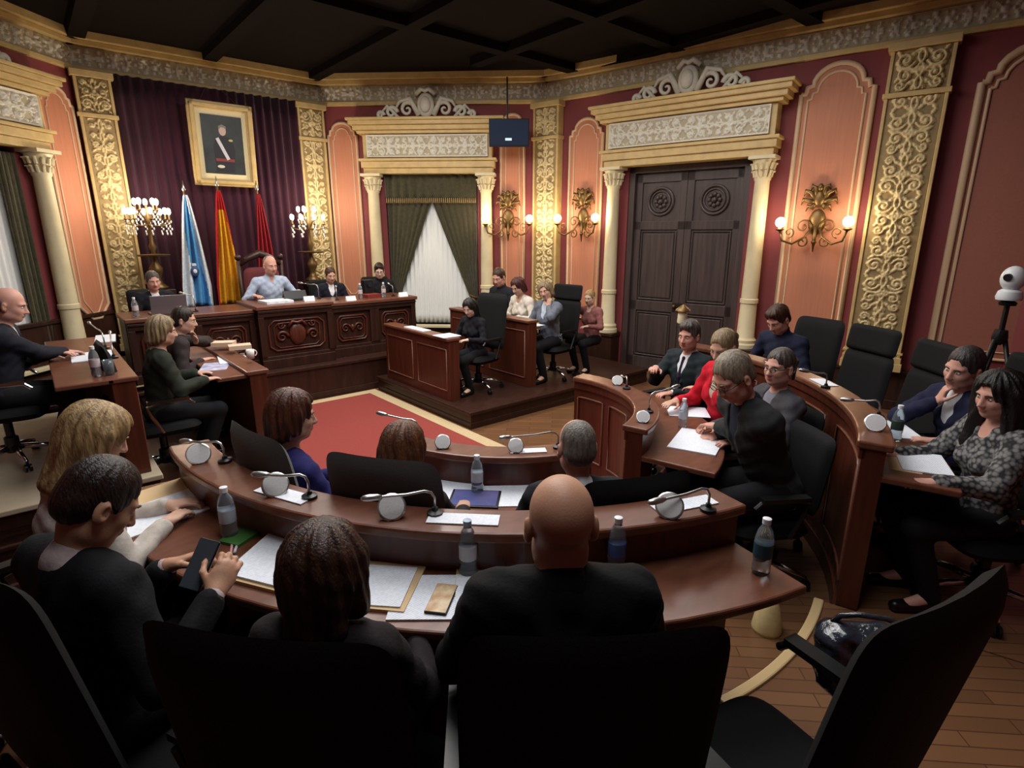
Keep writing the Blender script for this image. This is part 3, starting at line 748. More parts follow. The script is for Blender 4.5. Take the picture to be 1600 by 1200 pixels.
# mouldings along the top of the walls
for w, a0, a1 in ((W_CR, 0, W_CR.len), (W_CL, 0, W_CL.len), (W_R, 0, 6.1), (W_L, 0, 6.1), (W_BACK, 0, 3.2)):
    t = trim(); mb = MB(); mb.span((a0-.02, -0.02, 4.10), (a1+.02, 0.06, 4.16)); mb.span((a0-.02, -0.02, 4.40), (a1+.02, 0.10, 4.46)); mb.span((a0-.02, -0.02, 4.46), (a1+.02, 0.16, ZC+0.02)); mb.xform(w.M); mb.build('cornice', M_GOLD, t, bevel=0.008)
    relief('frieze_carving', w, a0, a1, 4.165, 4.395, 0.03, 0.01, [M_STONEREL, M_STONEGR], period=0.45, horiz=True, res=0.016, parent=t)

for w, sd in ((W_CR, 0), (W_CL, 1)):
    silk_panel(w, 0.13, 0.60, 1.0, 3.85, foot=True)
    column(w, 0.86); column(w, 2.74)
    entablature(w, 0.68, 2.92)
pilaster(W_BACK, 2.79, 3.22, n0=0.12, seed=0); pilaster(W_BACK, -0.02, 0.38, n0=0.12, seed=1)
# right part of the wall behind the ministers
silk_panel(W_CR, 2.98, 3.36, 0.75, 3.95)
pilaster(W_R, -0.16, 0.32, n0=0.12, seed=1)
silk_panel(W_R, 0.47, 1.05, 0.75, 3.80)
column(W_R, 1.31); column(W_R, 3.42)
entablature(W_R, 1.12, 3.60, proj=0.28)
silk_panel(W_R, 3.74, 4.50, 0.75, 4.02, mold=0.030)
pilaster(W_R, 4.62, 5.20, n0=0.12, seed=0)
silk_panel(W_R, 5.46, 6.6, 0.75, 3.95, mold=0.04, field=mat('brown_silk', (150, 92, 76), 0.6, var=0.1, vscale=30))
# left wall, mostly outside the frame
silk_panel(W_L, 0.5, 1.1, 1.2, 3.8); pilaster(W_L, -0.16, 0.32, n0=0.12, seed=1)

# ---------------------------------------------------------------- windows
def curtain_sheet(mb, w, fn, z0, z1, nf, amp, n0, nu=None, nv=16):
    """fn(u,z)->s along the wall; folds of amplitude amp"""
    nu = nu or nf*6
    mb.grid(lambda u, v: (fn(u, z0+(z1-z0)*v), n0+amp*math.sin(2*PI*nf*u)*(0.65+0.35*math.sin(5*u+3*v)), z0+(z1-z0)*v), nu, nv)
def window(idx, w, green=True):
    a0, a1, zb, zt = WIN
    o = thing('window_%d' % idx); o['kind'] = 'structure'
    mb = MB()
    for s_ in (a0, a1-0.06): mb.span((s_, -0.2, zb), (s_+0.06, -0.12, zt))
    mb.span((a0, -0.2, zb), (a1, -0.12, zb+0.08)); mb.span((a0, -0.2, zt-0.06), (a1, -0.12, zt)); mb.span(((a0+a1)/2-0.04, -0.2, zb), ((a0+a1)/2+0.04, -0.12, zt)); mb.span((a0, -0.19, 2.2), (a1, -0.13, 2.26))
    mb.xform(w.M); mb.build('window_frame', M_WOODD, o, bevel=0.004)
    mb = MB(); mb.span((a0, -0.165, zb), (a1, -0.155, zt)); mb.xform(w.M); mb.build('pane', M_NIGHT, o)
    mb = MB(); mb.span((a0-0.05, -0.24, zb-0.05), (a1+0.05, 0.10, zb)); mb.xform(w.M); mb.build('window_sill', M_CREAM, o, bevel=0.008)
    c = (a0+a1)/2
    sh = MB(); curtain_sheet(sh, w, lambda u, z: a0+0.10+u*(a1-a0-0.20), zb+0.02, zt-0.12, 17, 0.018, -0.07); sh.xform(w.M)
    ob = sh.build('sheer_curtain', M_SHEER, smooth='all', fixn=False); md = ob.modifiers.new('s', 'SOLIDIFY'); md.thickness = 0.004
    tag(ob, 'white sheer curtain hanging in folds between dark green drapes beside the platform' if green else 'pale sheer curtain of the window at the far left edge', 'curtain')
    if green:
        for s_, lab in ((0, 'dark green drape tied back at the left of the white sheer curtain'), (1, 'dark green drape tied back at the right of the white sheer curtain')):
            def fn(u, z, s_=s_):
                t = max(0.0, min(1.0, (zt-0.34-z)/(zt-0.34-1.05))); wd = 0.68*(1-t)**1.0+0.095+0.05*t
                if z < 1.05: wd = 0.145+0.05*(1.05-z)
                return a0+0.02+u*wd if s_ == 0 else a1-0.02-u*wd
            g = MB(); curtain_sheet(g, w, fn, zb+0.01, zt-0.06, 7, 0.024, 0.005, nv=30); g.xform(w.M)
            ob = g.build('curtain', M_GREEN, smooth='all', fixn=False); md = ob.modifiers.new('s', 'SOLIDIFY'); md.thickness = 0.008
            tag(ob, lab, 'curtain')
            tb = MB(); sx = a0+0.085 if s_ == 0 else a1-0.085
            tb.tube([(sx+0.09*math.cos(q), 0.01+0.06*math.sin(q), 1.05-0.03*math.cos(q)) for q in np.linspace(0, 2*PI, 21)], 0.012, 6, False); tb.xform(w.M); tb.build('tieback', M_BRASS, ob, smooth='all')
        v = MB(); curtain_sheet(v, w, lambda u, z: a0+0.01+u*(a1-a0-0.02), 2.68, zt, 11, 0.022, 0.06, nv=6); v.xform(w.M)
        vo = v.build('valance', M_GREEN, smooth='all', fixn=False); md = vo.modifiers.new('s', 'SOLIDIFY'); md.thickness = 0.008
        tag(vo, 'dark green gathered valance across the top of the white curtained window', 'valance')
        f = MB()
        for k in range(46):
            a = a0+0.03+k*(a1-a0-0.06)/45; f.tube([(a, 0.062, 2.68), (a, 0.066, 2.60)], [0.008, 0.012], 5)
        f.xform(w.M); f.build('fringe', M_GROUND, vo, smooth='all')
    else:
        g = MB(); curtain_sheet(g, w, lambda u, z: a0+0.02+u*0.22, zb+0.01, zt-0.06, 4, 0.024, 0.005); g.xform(w.M)
        ob = g.build('curtain', M_GREEN, smooth='all', fixn=False); md = ob.modifiers.new('s', 'SOLIDIFY'); md.thickness = 0.008
        tag(ob, 'narrow dark green drape beside the cream column at far left', 'curtain')
window(1, W_CR); window(2, W_CL, False)

# ---------------------------------------------------------------- door
def door():
    a0, a1, zb, zt = DOOR; w = W_R
    o = thing('door_1'); o['kind'] = 'structure'
    mb = MB(); mb.span((a0, -0.24, 0), (a0+0.09, -0.02, zt)); mb.span((a1-0.09, -0.24, 0), (a1, -0.02, zt)); mb.span((a0, -0.24, zt-0.09), (a1, -0.02, zt)); mb.xform(w.M); mb.build('door_frame', M_DOOR, o, bevel=0.006)
    c = (a0+a1)/2
    for s_, x0, x1 in ((0, a0+0.09, c-0.002), (1, c+0.002, a1-0.09)):
        wd = x1-x0; m = (x0+x1)/2; mb = MB()
        mb.span((x0, -0.16, 0.01), (x1, -0.11, zt-0.09))
        for u in (x0, x1-0.10): mb.span((u, -0.11, 0.01), (u+0.10, -0.085, zt-0.09))
        for za, zc_ in ((0.01, 0.22), (0.95, 1.10), (2.16, 2.28), (zt-0.22, zt-0.09)): mb.span((x0, -0.11, za), (x1, -0.085, zc_))
        for z0, z1 in ((0.22, 0.95), (1.10, 2.16)):
            mb.span((x0+0.15, -0.11, z0+0.06), (x1-0.15, -0.092, z1-0.06))
            pts = [(x0+0.12, -0.098, z0+0.03), (x1-0.12, -0.098, z0+0.03), (x1-0.12, -0.098, z1-0.03), (x0+0.12, -0.098, z1-0.03)]; mb.tube(pts+[pts[0]], 0.014, 6, False)
        mb.xform(w.M); leaf = mb.build('door_leaf', M_DOOR, o, bevel=0.005)
        rm = MB()
        for r, q in ((0.19, 0.022), (0.145, 0.014)): rm.tube([(m+r*math.cos(t), -0.10, 2.56+r*math.sin(t)) for t in np.linspace(0, 2*PI, 33)], q, 7, False)
        for k in range(8):
            t = 2*PI*k/8; rm.ball((m+0.075*math.cos(t), -0.095, 2.56+0.075*math.sin(t)), (0.032, 0.02, 0.032), 8, 6)
        rm.ball((m, -0.09, 2.56), (0.04, 0.03, 0.04), 10, 8); rm.xform(w.M); rm.build('roundel', M_DOOR, leaf, smooth='all')
        hm = MB(); hx = c-0.06 if s_ == 0 else c+0.06; hm.ball((hx, -0.055, 1.05), 0.028, 10, 8); hm.tube([(hx, -0.09, 1.05), (hx, -0.05, 1.05)], 0.012, 8); hm.xform(w.M); hm.build('door_handle', M_BRASS, leaf, smooth='all')
door()

# ---------------------------------------------------------------- velvet drape behind the dais
dr = MB()
dr.grid(lambda u, v: (-1.24+2.44*u, 9.48+0.042*math.sin(2*PI*19*u+0.8*math.sin(9*u))*(0.7+0.3*math.sin(7*u+2*v)), 0.45+3.66*v), 180, 12)
do = dr.build('velvet_drape', M_VELVET, smooth='all', fixn=False); md = do.modifiers.new('s', 'SOLIDIFY'); md.thickness = 0.01
tag(do, 'dark purple velvet drape in long folds behind the portrait and flags', 'drape')

# ---------------------------------------------------------------- carpet, platforms, benches
def carpet():
    o = thing('carpet', 'red carpet with cream border on the floor in the middle of the chamber', 'carpet')
    mb = MB(); mb.span((-0.95, 2.0, 0), (0.95, 6.93, 0.010)); mb.build('border', M_CREAMCARPET, o)
    mb = MB(); mb.span((-0.80, 2.15, 0.004), (0.80, 6.78, 0.013)); mb.build('field', M_REDCARPET, o); settle(o, (0, 4.5, 0))
carpet()
def platform(label, x0, x1, y0, y1, z1, z0=0.0, steps=0):
    o = thing('platform', label, 'platform')
    mb = MB(); mb.span((x0, y0, z0), (x1, y1, z1-0.04)); mb.build('riser', M_WOODD, o)
    mb = MB(); mb.span((x0-0.025, y0-0.025, z1-0.04), (x1+0.02, y1, z1)); mb.build('platform_floor', M_WOODD if steps == 0 else mat('pale_floor', (172, 158, 134), 0.6, var=0.15, vscale=6), o, bevel=0.008)
    mb = MB(); mb.span((x0-0.012, y0-0.012, z0), (x1, y1, z0+0.07)); mb.build('skirting', M_WOODD, o, bevel=0.006)
    for k in range(steps):
        h = z1*(k+1)/(steps+1); d = 0.26*(steps-k)
        mb = MB(); mb.span((x0, y0-d, 0), (x1, y0+0.01, h)); mb.span((x0, y0-d-0.02, h-0.03), (x1, y0, h)); mb.build('step', M_WOODD, o, bevel=0.006)
    settle(o, ((x0+x1)/2, (y0+y1)/2, 0)); return o
platform('low dark wooden platform under the desks right of the red carpet', 1.0, 4.2, 4.74, 6.9, 0.2)
platform('low dark wooden platform under the desks left of the red carpet', -1.95, -1.0, 4.74, 6.9, 0.2)
platform('high pale floored platform with dark stepped front at the far left', -4.15, -1.97, 4.55, 6.9, 0.4, 0, 2)
def dais():
    o = thing('platform', 'dark wooden dais under the long carved desk before the portrait', 'platform'); P = [(-2.6, 7.0), (2.6, 7.0), (2.6, 8.45), (1.45, 9.5), (-1.45, 9.5), (-2.6, 8.45)]
    mb = MB(); mb.prism(P, 0, 0.41); mb.build('riser', M_WOODD, o); mb = MB(); mb.prism([(x*1.008, y if y > 7.1 else y-0.025) for x, y in P], 0.41, 0.45); mb.build('platform_floor', M_WOODD, o, bevel=0.006)
    mb = MB(); mb.span((-2.6, 6.985, 0), (2.6, 7.0, 0.09)); mb.build('skirting', M_WOODD, o, bevel=0.004); settle(o, (0, 8, 0))
dais()
# curved tiers of the rear seats
for lab, a0, a1 in (('dark wooden tier curving under the nearest rows of seats', 176, 256), ('dark wooden tier curving under the outer seats at right', 286, 378)):
    o = thing('seating_tier', lab, 'tier'); mb = MB(); mb.sector(2.06 if a0 < 200 else 2.14, 3.62 if a0 < 200 else 4.0, a0, a1, 0, 0.15); mb.build('tier_floor', M_PARQ, o)
    settle(o, (2.8*math.cos(math.radians((a0+a1)/2)), 2.9+2.8*math.sin(math.radians((a0+a1)/2)), 0))
o = thing('aisle_step', 'curved aisle floor with a pale step edge between the seat blocks', 'step'); mb = MB(); mb.sector(2.07, 3.62, 256.2, 285.8, 0, 0.15); mb.build('step_floor', M_PARQ, o)
mb = MB(); mb.sector(2.035, 2.085, 256.2, 285.8, 0.125, 0.162, n=24); mb.build('step_edge', mat('pale_nosing', (196, 168, 122), 0.4), o, bevel=0.008); settle(o, (0, 0.1, 0))

def bench(label, a0, a1, Ri, Rl, Ro, z0, zl, zt, group=None, ndiv=3, inlay=True, open_end=False):
    o = thing('curved_bench', label, 'bench', group)
    mb = MB(); mb.sector(Ri+0.03, Rl-0.03, a0, a1, 0.0, zl-0.04); fb = mb.build('front_board', M_WOOD, o)
    mb = MB(); mb.sector(Ri, Rl, a0-0.3, a1+0.3, zl-0.04, zl); mb.build('ledge', M_WOODTOP, o, bevel=0.010)
    mb = MB(); mb.sector(Rl-0.04, Ro, a0, a1, zt-0.035, zt); mb.build('desktop', M_WOODTOP, o, bevel=0.008)
    mb = MB(); mb.sector(Ri+0.015, Ri+0.05, a0, a1, 0.0, 0.12); mb.build('skirting', M_WOOD, o, bevel=0.006)
    mb = MB(); mb.sector(Ri+0.015, Ri+0.05, a0, a1, zl-0.10, zl-0.04); mb.build('board_moulding', M_WOOD, o, bevel=0.006)
    if inlay:
        n = max(2, int(round((a1-a0)/22)))
        for k in range(n):
            p0 = a0+(a1-a0)*(k+0.12)/n; p1 = a0+(a1-a0)*(k+0.88)/n
            m = MB(); zb_, zt_ = 0.24, zl-0.17; R = Ri+0.027
            def arc(b0, b1, z): return [(R*math.cos(math.radians(q)), 2.9+R*math.sin(math.radians(q)), z) for q in np.linspace(b0, b1, 9)]
            pts = arc(p0, p1, zb_)+arc(p1, p0, zt_); m.tube(pts+[pts[0]], 0.009, 6, False)
            m.build('panel_moulding', M_WOODTOP, fb, smooth='all')
    for k in range(ndiv+1):
        if (k == 0 and open_end is True) or (k == ndiv and open_end == 'last'): continue
        a = a0+(a1-a0)*k/ndiv; h = 0.9 if Ri > 1.5 else 1.4
        aa, ab = (a, a+h) if k == 0 else ((a-h, a) if k == ndiv else (a-h/2, a+h/2))
        m = MB(); m.sector(Rl-0.05, Ro-0.06, aa, ab, z0, zt-0.035, n=2); m.build('end_panel' if k in (0, ndiv) else 'divider', M_WOOD, o, bevel=0.004)
    am = math.radians((a0+a1)/2); settle(o, ((Ri+Ro)/2*math.cos(am), 2.9+(Ri+Ro)/2*math.sin(am), 0)); return o
bench('long curved mahogany bench in front of the nearest row of people', 177, 255.5, 1.90, 2.08, 2.37, 0.15, 1.10, 0.93, ndiv=1, open_end='last')
bench('tall curved mahogany bench at right before the empty black chairs', 286, 358, 2.11, 2.27, 2.56, 0.15, 1.10, 0.93, ndiv=1, open_end=True)
bench('low curved mahogany bench by the near end of the red carpet', 183, 257, 0.87, 1.04, 1.50, 0.0, 0.95, 0.77, ndiv=1)
bench('low curved mahogany bench right of the aisle before the woman in red', 284, 372, 0.87, 1.04, 1.46, 0.0, 0.95, 0.77, ndiv=1, open_end=True)

def straight_desk(label, xf, xb, y0, y1, z0, zl, zt, lo=0.0, ty0=None):
    """desk along Y; xf = face towards the carpet, xb = sitter's edge"""
    s = 1 if xb > xf else -1
    o = thing('desk', label, 'desk')
    mb = MB(); mb.span((xf+s*0.02, y0, lo), (xf+s*0.16, y1, zl-0.035)); fb = mb.build('front_board', M_WOOD, o, bevel=0.004)
    mb = MB(); mb.span((xf, y0-0.01, zl-0.035), (xf+s*0.18, y1, zl)); mb.build('ledge', M_WOODTOP, o, bevel=0.008)
    mb = MB(); mb.span((xf+s*0.14, (y0 if ty0 is None else ty0)-0.01, zt-0.035), (xb, y1, zt-0.001)); mb.build('desktop', M_WOODTOP, o, bevel=0.008)
    for yy in ((y0+y1)/2, y1-0.03) if zl > zt else ((y0+y1)/2+0.2, y1-0.03):
        mb = MB(); mb.span((xf+s*0.14, yy, z0), (xb-s*0.05, yy+0.03, zt-0.035)); mb.build('end_panel', M_WOOD, o, bevel=0.003)
    n = 2
    for k in range(n):
        p0, p1 = y0+(y1-y0)*(k+.08)/n, y0+(y1-y0)*(k+.92)/n
        mb = MB(); pts = [(xf+s*0.018, p0, z0+0.12), (xf+s*0.018, p1, z0+0.12), (xf+s*0.018, p1, zl-0.14), (xf+s*0.018, p0, zl-0.14)]; mb.tube(pts+[pts[0]], 0.009, 6, False); mb.build('panel_moulding', M_WOODTOP, fb, smooth='all')
    settle(o, ((xf+xb)/2, (y0+y1)/2, z0)); return o
straight_desk('mahogany desk on the right platform facing the red carpet', 1.03, 1.36, 5.2, 6.72, 0.2, 0.95, 0.90, 0.0, 5.75)
straight_desk('second mahogany desk of the right platform before the three seated people', 2.14, 2.48, 5.08, 6.8, 0.2, 1.06, 0.95, 0.2, 5.2)
straight_desk('mahogany desk with books and papers left of the red carpet', -1.02, -1.42, 4.9, 6.72, 0.2, 0.98, 0.95, 0.0, 4.95)
straight_desk('mahogany desk with white papers on the high platform at far left', -1.985, -2.45, 4.63, 6.72, 0.4, 1.13, 1.13, 0.4)

def dais_desk():
    o = thing('council_desk', 'long carved dark wooden desk on the dais below the portrait', 'desk')
    secs = [(-1.74, -0.42, 7.28), (-0.42, 0.52, 7.16), (0.52, 1.86, 7.28)]
    for i, (x0, x1, yf) in enumerate(secs):
        zt = 1.25 if i == 1 else 1.21
        mb = MB(); mb.span((x0, yf+0.02, 0.45), (x1, yf+0.10, zt-0.05)); mb.build('front_board', M_WOODD, o)
        mb = MB(); mb.span((x0-0.02, yf-0.05, zt-0.05), (x1+0.02, 7.95, zt)); mb.build('desktop', M_WOODTOP, o, bevel=0.01)
        mb = MB(); mb.span((x0, yf-0.02, 0.45), (x1, yf+0.03, 0.57)); mb.span((x0, yf-0.005, 0.565), (x1, yf+0.03, 0.61)); mb.build('skirting', M_WOODD, o, bevel=0.006)
        mb = MB(); mb.span((x0, yf-0.02, zt-0.14), (x1, yf+0.03, zt-0.05)); mb.span((x0, yf-0.035, zt-0.09), (x1, yf+0.03, zt-0.06)); mb.build('desk_moulding', M_WOODD, o, bevel=0.006)
        n = 1 if i == 1 else 2
        for k in range(n):
            a, b = x0+(x1-x0)*k/n, x0+(x1-x0)*(k+1)/n
            for xx in (a, b-0.07): mb = MB(); mb.span((xx, yf-0.015, 0.61), (xx+0.07, yf+0.03, zt-0.14)); mb.build('desk_pilaster', M_WOODD, o, bevel=0.005)
            mb = MB(); c = (a+b)/2; hw = (b-a)/2-0.12; zc = (0.61+zt-0.14)/2; hh = (zt-0.75)/2-0.06
            for f, r in ((1.0, 0.014), (0.82, 0.009)):
                pts = [(c-hw*f, yf+0.01, zc-hh*f*0.7), (c-hw*f*0.8, yf+0.01, zc-hh*f), (c+hw*f*0.8, yf+0.01, zc-hh*f), (c+hw*f, yf+0.01, zc-hh*f*0.7), (c+hw*f, yf+0.01, zc+hh*f*0.7), (c+hw*f*0.8, yf+0.01, zc+hh*f), (c-hw*f*0.8, yf+0.01, zc+hh*f), (c-hw*f, yf+0.01, zc+hh*f*0.7)]
                mb.tube(pts+[pts[0]], r, 6, False)
            if i == 1:
                mb.ball((c, yf+0.01, zc), (0.11, 0.035, 0.14), 14, 10); mb.tube([(c-0.12, yf, zc+0.10), (c-0.06, yf-0.01, zc+0.17), (c, yf-0.01, zc+0.15), (c+0.06, yf-0.01, zc+0.17), (c+0.12, yf, zc+0.10)], 0.02, 7)
                for s_ in (-1, 1):
                    sp = spiral((0.20, -0.02), 0.08, 0.015, PI, -1.4, 24); mb.tube([(c+s_*x, yf+0.005, zc+z) for x, z in sp], list(np.linspace(0.02, 0.008, 24)), 6)
                    sp = spiral((0.20, 0.13), 0.05, 0.01, PI, 1.3, 20); mb.tube([(c+s_*x, yf+0.005, zc+z) for x, z in sp], 0.010, 6)
            else:
                for s_ in (-1, 1):
                    sp = spiral((0.10, 0.0), 0.07, 0.012, PI, -1.4, 24); mb.tube([(c+s_*x, yf+0.01, zc+z) for x, z in sp], list(np.linspace(0.015, 0.006, 24)), 6)
                mb.ball((c, yf+0.01, zc), (0.03, 0.02, 0.05), 8, 6)
            mb.build('carved_panel', M_WOOD, o, smooth='all')
    for x in (-1.74, 1.82):
        mb = MB(); mb.span((x, 7.30, 0.45), (x+0.04, 7.9, 1.16)); mb.build('end_panel', M_WOODD, o)
    settle(o, (0.06, 7.5, 0.45))
dais_desk()

# ---------------------------------------------------------------- chairs
M_FAB = mat('black_upholstery', (17, 17, 18), 0.8, bump=0.12, bscale=120, spec=0.22)
M_FABG = mat('charcoal_upholstery', (64, 61, 58), 0.75, bump=0.12, bscale=120, spec=0.3, sheen=0.1)
M_FRAME = mat('black_frame', (18, 18, 19), 0.35)
def office_chair(label, headrest=False, arms='black', fab=None, w=0.50, top=1.25, name='office_chair'):
    fab = fab or M_FAB
    o = thing(name, label, 'chair')
    c = cushion(0.50, 0.48, 0.10, p=5); c.xform(Matrix.Translation((0, 0.03, 0.415)) @ Matrix.Rotation(math.radians(90), 4, 'X')); c.build('seat', fab, o, smooth='all')
    tilt = math.radians(9)
    zb = 0.50; h = (top-zb)/math.cos(tilt)
    T = Matrix.Translation((0, -0.215, zb)) @ Matrix.Rotation(tilt, 4, 'X')
    bend = lambda x, z: 0.42*x*x+0.0
    if headrest:
        h1 = h-0.205
        c = cushion(w, h1, 0.075, p=10, bend=bend, taper=0.02); c.xform(T @ Matrix.Translation((0, 0, h1/2))); c.build('backrest', fab, o, smooth='all')
        c = cushion(w*0.99, 0.215, 0.07, p=9, bend=lambda x, z: 0.42*x*x+0.012); c.xform(T @ Matrix.Translation((0, 0, h-0.11))); c.build('headrest', fab, o, smooth='all')
    else:
        c = cushion(w, h, 0.075, p=9, bend=bend, taper=0.03); c.xform(T @ Matrix.Translation((0, 0, h/2))); c.build('backrest', fab, o, smooth='all')
    mb = MB(); mb.tube([(0, -0.05, 0.40), (0, -0.26, 0.42), (0, -0.30, 0.55), (0, -0.335, 0.72)], [0.03, 0.028, 0.026, 0.02], 8); mb.build('back_support', M_FRAME, o, smooth='all')
    am = M_CHROME if arms == 'chrome' else M_FRAME
    for s_ in (-1, 1):
        mb = MB(); x = s_*0.285
        mb.tube([(s_*0.20, -0.02, 0.41), (x, -0.02, 0.43), (x, -0.08, 0.56), (x, -0.10, 0.64), (x, 0.0, 0.665), (x, 0.17, 0.66), (x, 0.21, 0.62)], 0.014, 8); mb.span((x-0.028, -0.10, 0.66), (x+0.028, 0.18, 0.685))
        mb.build('armrest', am, o, smooth=True)
    mb = MB(); mb.lathe([(0.05, 0.36), (0.05, 0.40), (0.028, 0.40), (0.028, 0.22), (0.045, 0.21), (0.045, 0.09)], n=14); mb.span((-0.12, -0.12, 0.38), (0.12, 0.12, 0.41)); mb.build('gas_column', M_FRAME, o, smooth=True)
    mb = MB()
    for k in range(5):
        q = 2*PI*k/5+0.3; ca, sa = math.cos(q), math.sin(q)
        mb.tube([(0.03*ca, 0.03*sa, 0.125), (0.17*ca, 0.17*sa, 0.11), (0.30*ca, 0.30*sa, 0.078)], [0.024, 0.020, 0.013], 8)
    sb = mb.build('star_base', M_CHROME, o, smooth='all')
    for k in range(5):
        q = 2*PI*k/5+0.3; ca, sa = math.cos(q), math.sin(q); mb = MB()
        for d in (-0.014, 0.014):
            R = Matrix.Rotation(q, 3, 'Z') @ Matrix.Rotation(PI/2, 3, 'X')
            mb.lathe([(0.012, -0.008), (0.030, -0.007), (0.030, 0.007), (0.012, 0.008)], (0.30*ca-d*sa, 0.30*sa+d*ca, 0.030), 12, R)
        mb.tube([(0.30*ca, 0.30*sa, 0.03), (0.30*ca, 0.30*sa, 0.08)], 0.009, 6); mb.build('caster', M_FRAME, sb, smooth=True)
    return o
CH = {}
def chair(label, x, y, z, face, kind='plain', group=None):
    """face = heading in degrees (0 = +X)"""
    if kind not in CH:
        CH[kind] = c = {'plain': lambda: office_chair(label, w=0.52, top=1.18), 'tall': lambda: office_chair(label, headrest=True, w=0.50, top=1.24),
                        'grey': lambda: office_chair(label, w=0.52, top=1.27, fab=M_FABG), 'near': lambda: office_chair(label, w=0.54, top=1.26), 'low': lambda: office_chair(label, w=0.46, top=0.98), 'chrome': lambda: office_chair(label, arms='chrome', w=0.5, top=1.12)}[kind]()
    else: c = copy_tree(CH[kind])
    c.location = (x, y, z); c.rotation_euler = (0, 0, math.radians(face-90)); tag(c, label, 'chair', group); return c

# ---------------------------------------------------------------- wall lamps, candelabra, flags, portrait, monitor
def sconce(label, wall, a, z, spread, face=None):
    o = thing('wall_sconce', label, 'wall lamp', 'brass wall lamps with two globes'); w = wall
    mb = MB(); mb.ball((a, 0.05, z+0.02), (0.10, 0.05, 0.16), 12, 8)
    mb.ball((a, 0.07, z+0.30), (0.07, 0.045, 0.10), 12, 8); mb.ball((a, 0.09, z+0.43), (0.035, 0.035, 0.045), 8, 6)
    for s_ in (-1, 1):
        for k, (dx, dz) in enumerate(((0.09, 0.44), (0.16, 0.38), (0.18, 0.28), (0.12, 0.20))):
            mb.tube([(a+s_*0.03, 0.06, z+0.26), (a+s_*dx*0.6, 0.08, z+dz-0.01), (a+s_*dx, 0.07, z+dz+0.02), (a+s_*(dx+0.02), 0.06, z+dz-0.05)], [0.026, 0.032, 0.022, 0.006], 7)
    w_m = mb.xform(w.M).build('crest', M_BRASS, o, smooth='all')
    lights = []
    for s_ in (-1, 1):
        mb = MB(); P = [(a+s_*0.03, 0.07, z-0.02), (a+s_*0.10, 0.16, z-0.16), (a+s_*0.22, 0.24, z-0.24), (a+s_*spread*0.9, 0.27, z-0.20), (a+s_*spread, 0.27, z-0.08)]
        mb.tube(P, 0.014, 8)
        sp = spiral((0.14, -0.03), 0.10, 0.02, PI*1.1, -1.3, 26); mb.tube([(a+s_*x, 0.10, z+zz) for x, zz in sp], 0.010, 6)
        sp = spiral((0.13, -0.22), 0.075, 0.015, PI*0.6, 1.2, 22); mb.tube([(a+s_*x, 0.12, z+zz) for x, zz in sp], 0.010, 6)
        sp = spiral((spread*0.72, -0.10), 0.07, 0.015, PI*1.5, -1.2, 22); mb.tube([(a+s_*x, 0.24, z+zz) for x, zz in sp], 0.008, 6)
        mb.lathe([(0.012, z-0.09), (0.05, z-0.07), (0.055, z-0.06), (0.02, z-0.055), (0.02, z-0.03)], (a+s_*spread, 0.27, 0), 12)
        ar = mb.xform(w.M).build('arm', M_BRASS, o, smooth='all')
        mb = MB(); mb.ball((a+s_*spread, 0.27, z+0.02), 0.062, 16, 10); mb.xform(w.M).build('globe', M_BULB, ar, smooth='all')
        lights.append(w.at(a+s_*spread, 0.30, z+0.02))
    mb = MB(); mb.tube([(a, 0.07, z-0.02), (a, 0.09, z-0.22), (a, 0.08, z-0.34)], [0.03, 0.02, 0.006], 8); mb.ball((a, 0.09, z-0.22), 0.03, 8, 6); mb.xform(w.M).build('drop', M_BRASS, o, smooth='all')
    p = w.at(a, 0.0, z); settle(o, p); return lights
LAMPS = []
LAMPS += sconce('brass wall lamp with two globes under the wall monitor', W_CR, 3.10, 2.32, 0.36)
LAMPS += sconce('brass wall lamp with two globes left of the dark double door', W_R, 0.76, 2.32, 0.34)
LAMPS += sconce('brass wall lamp with two globes right of the dark double door', W_R, 4.10, 2.22, 0.37)

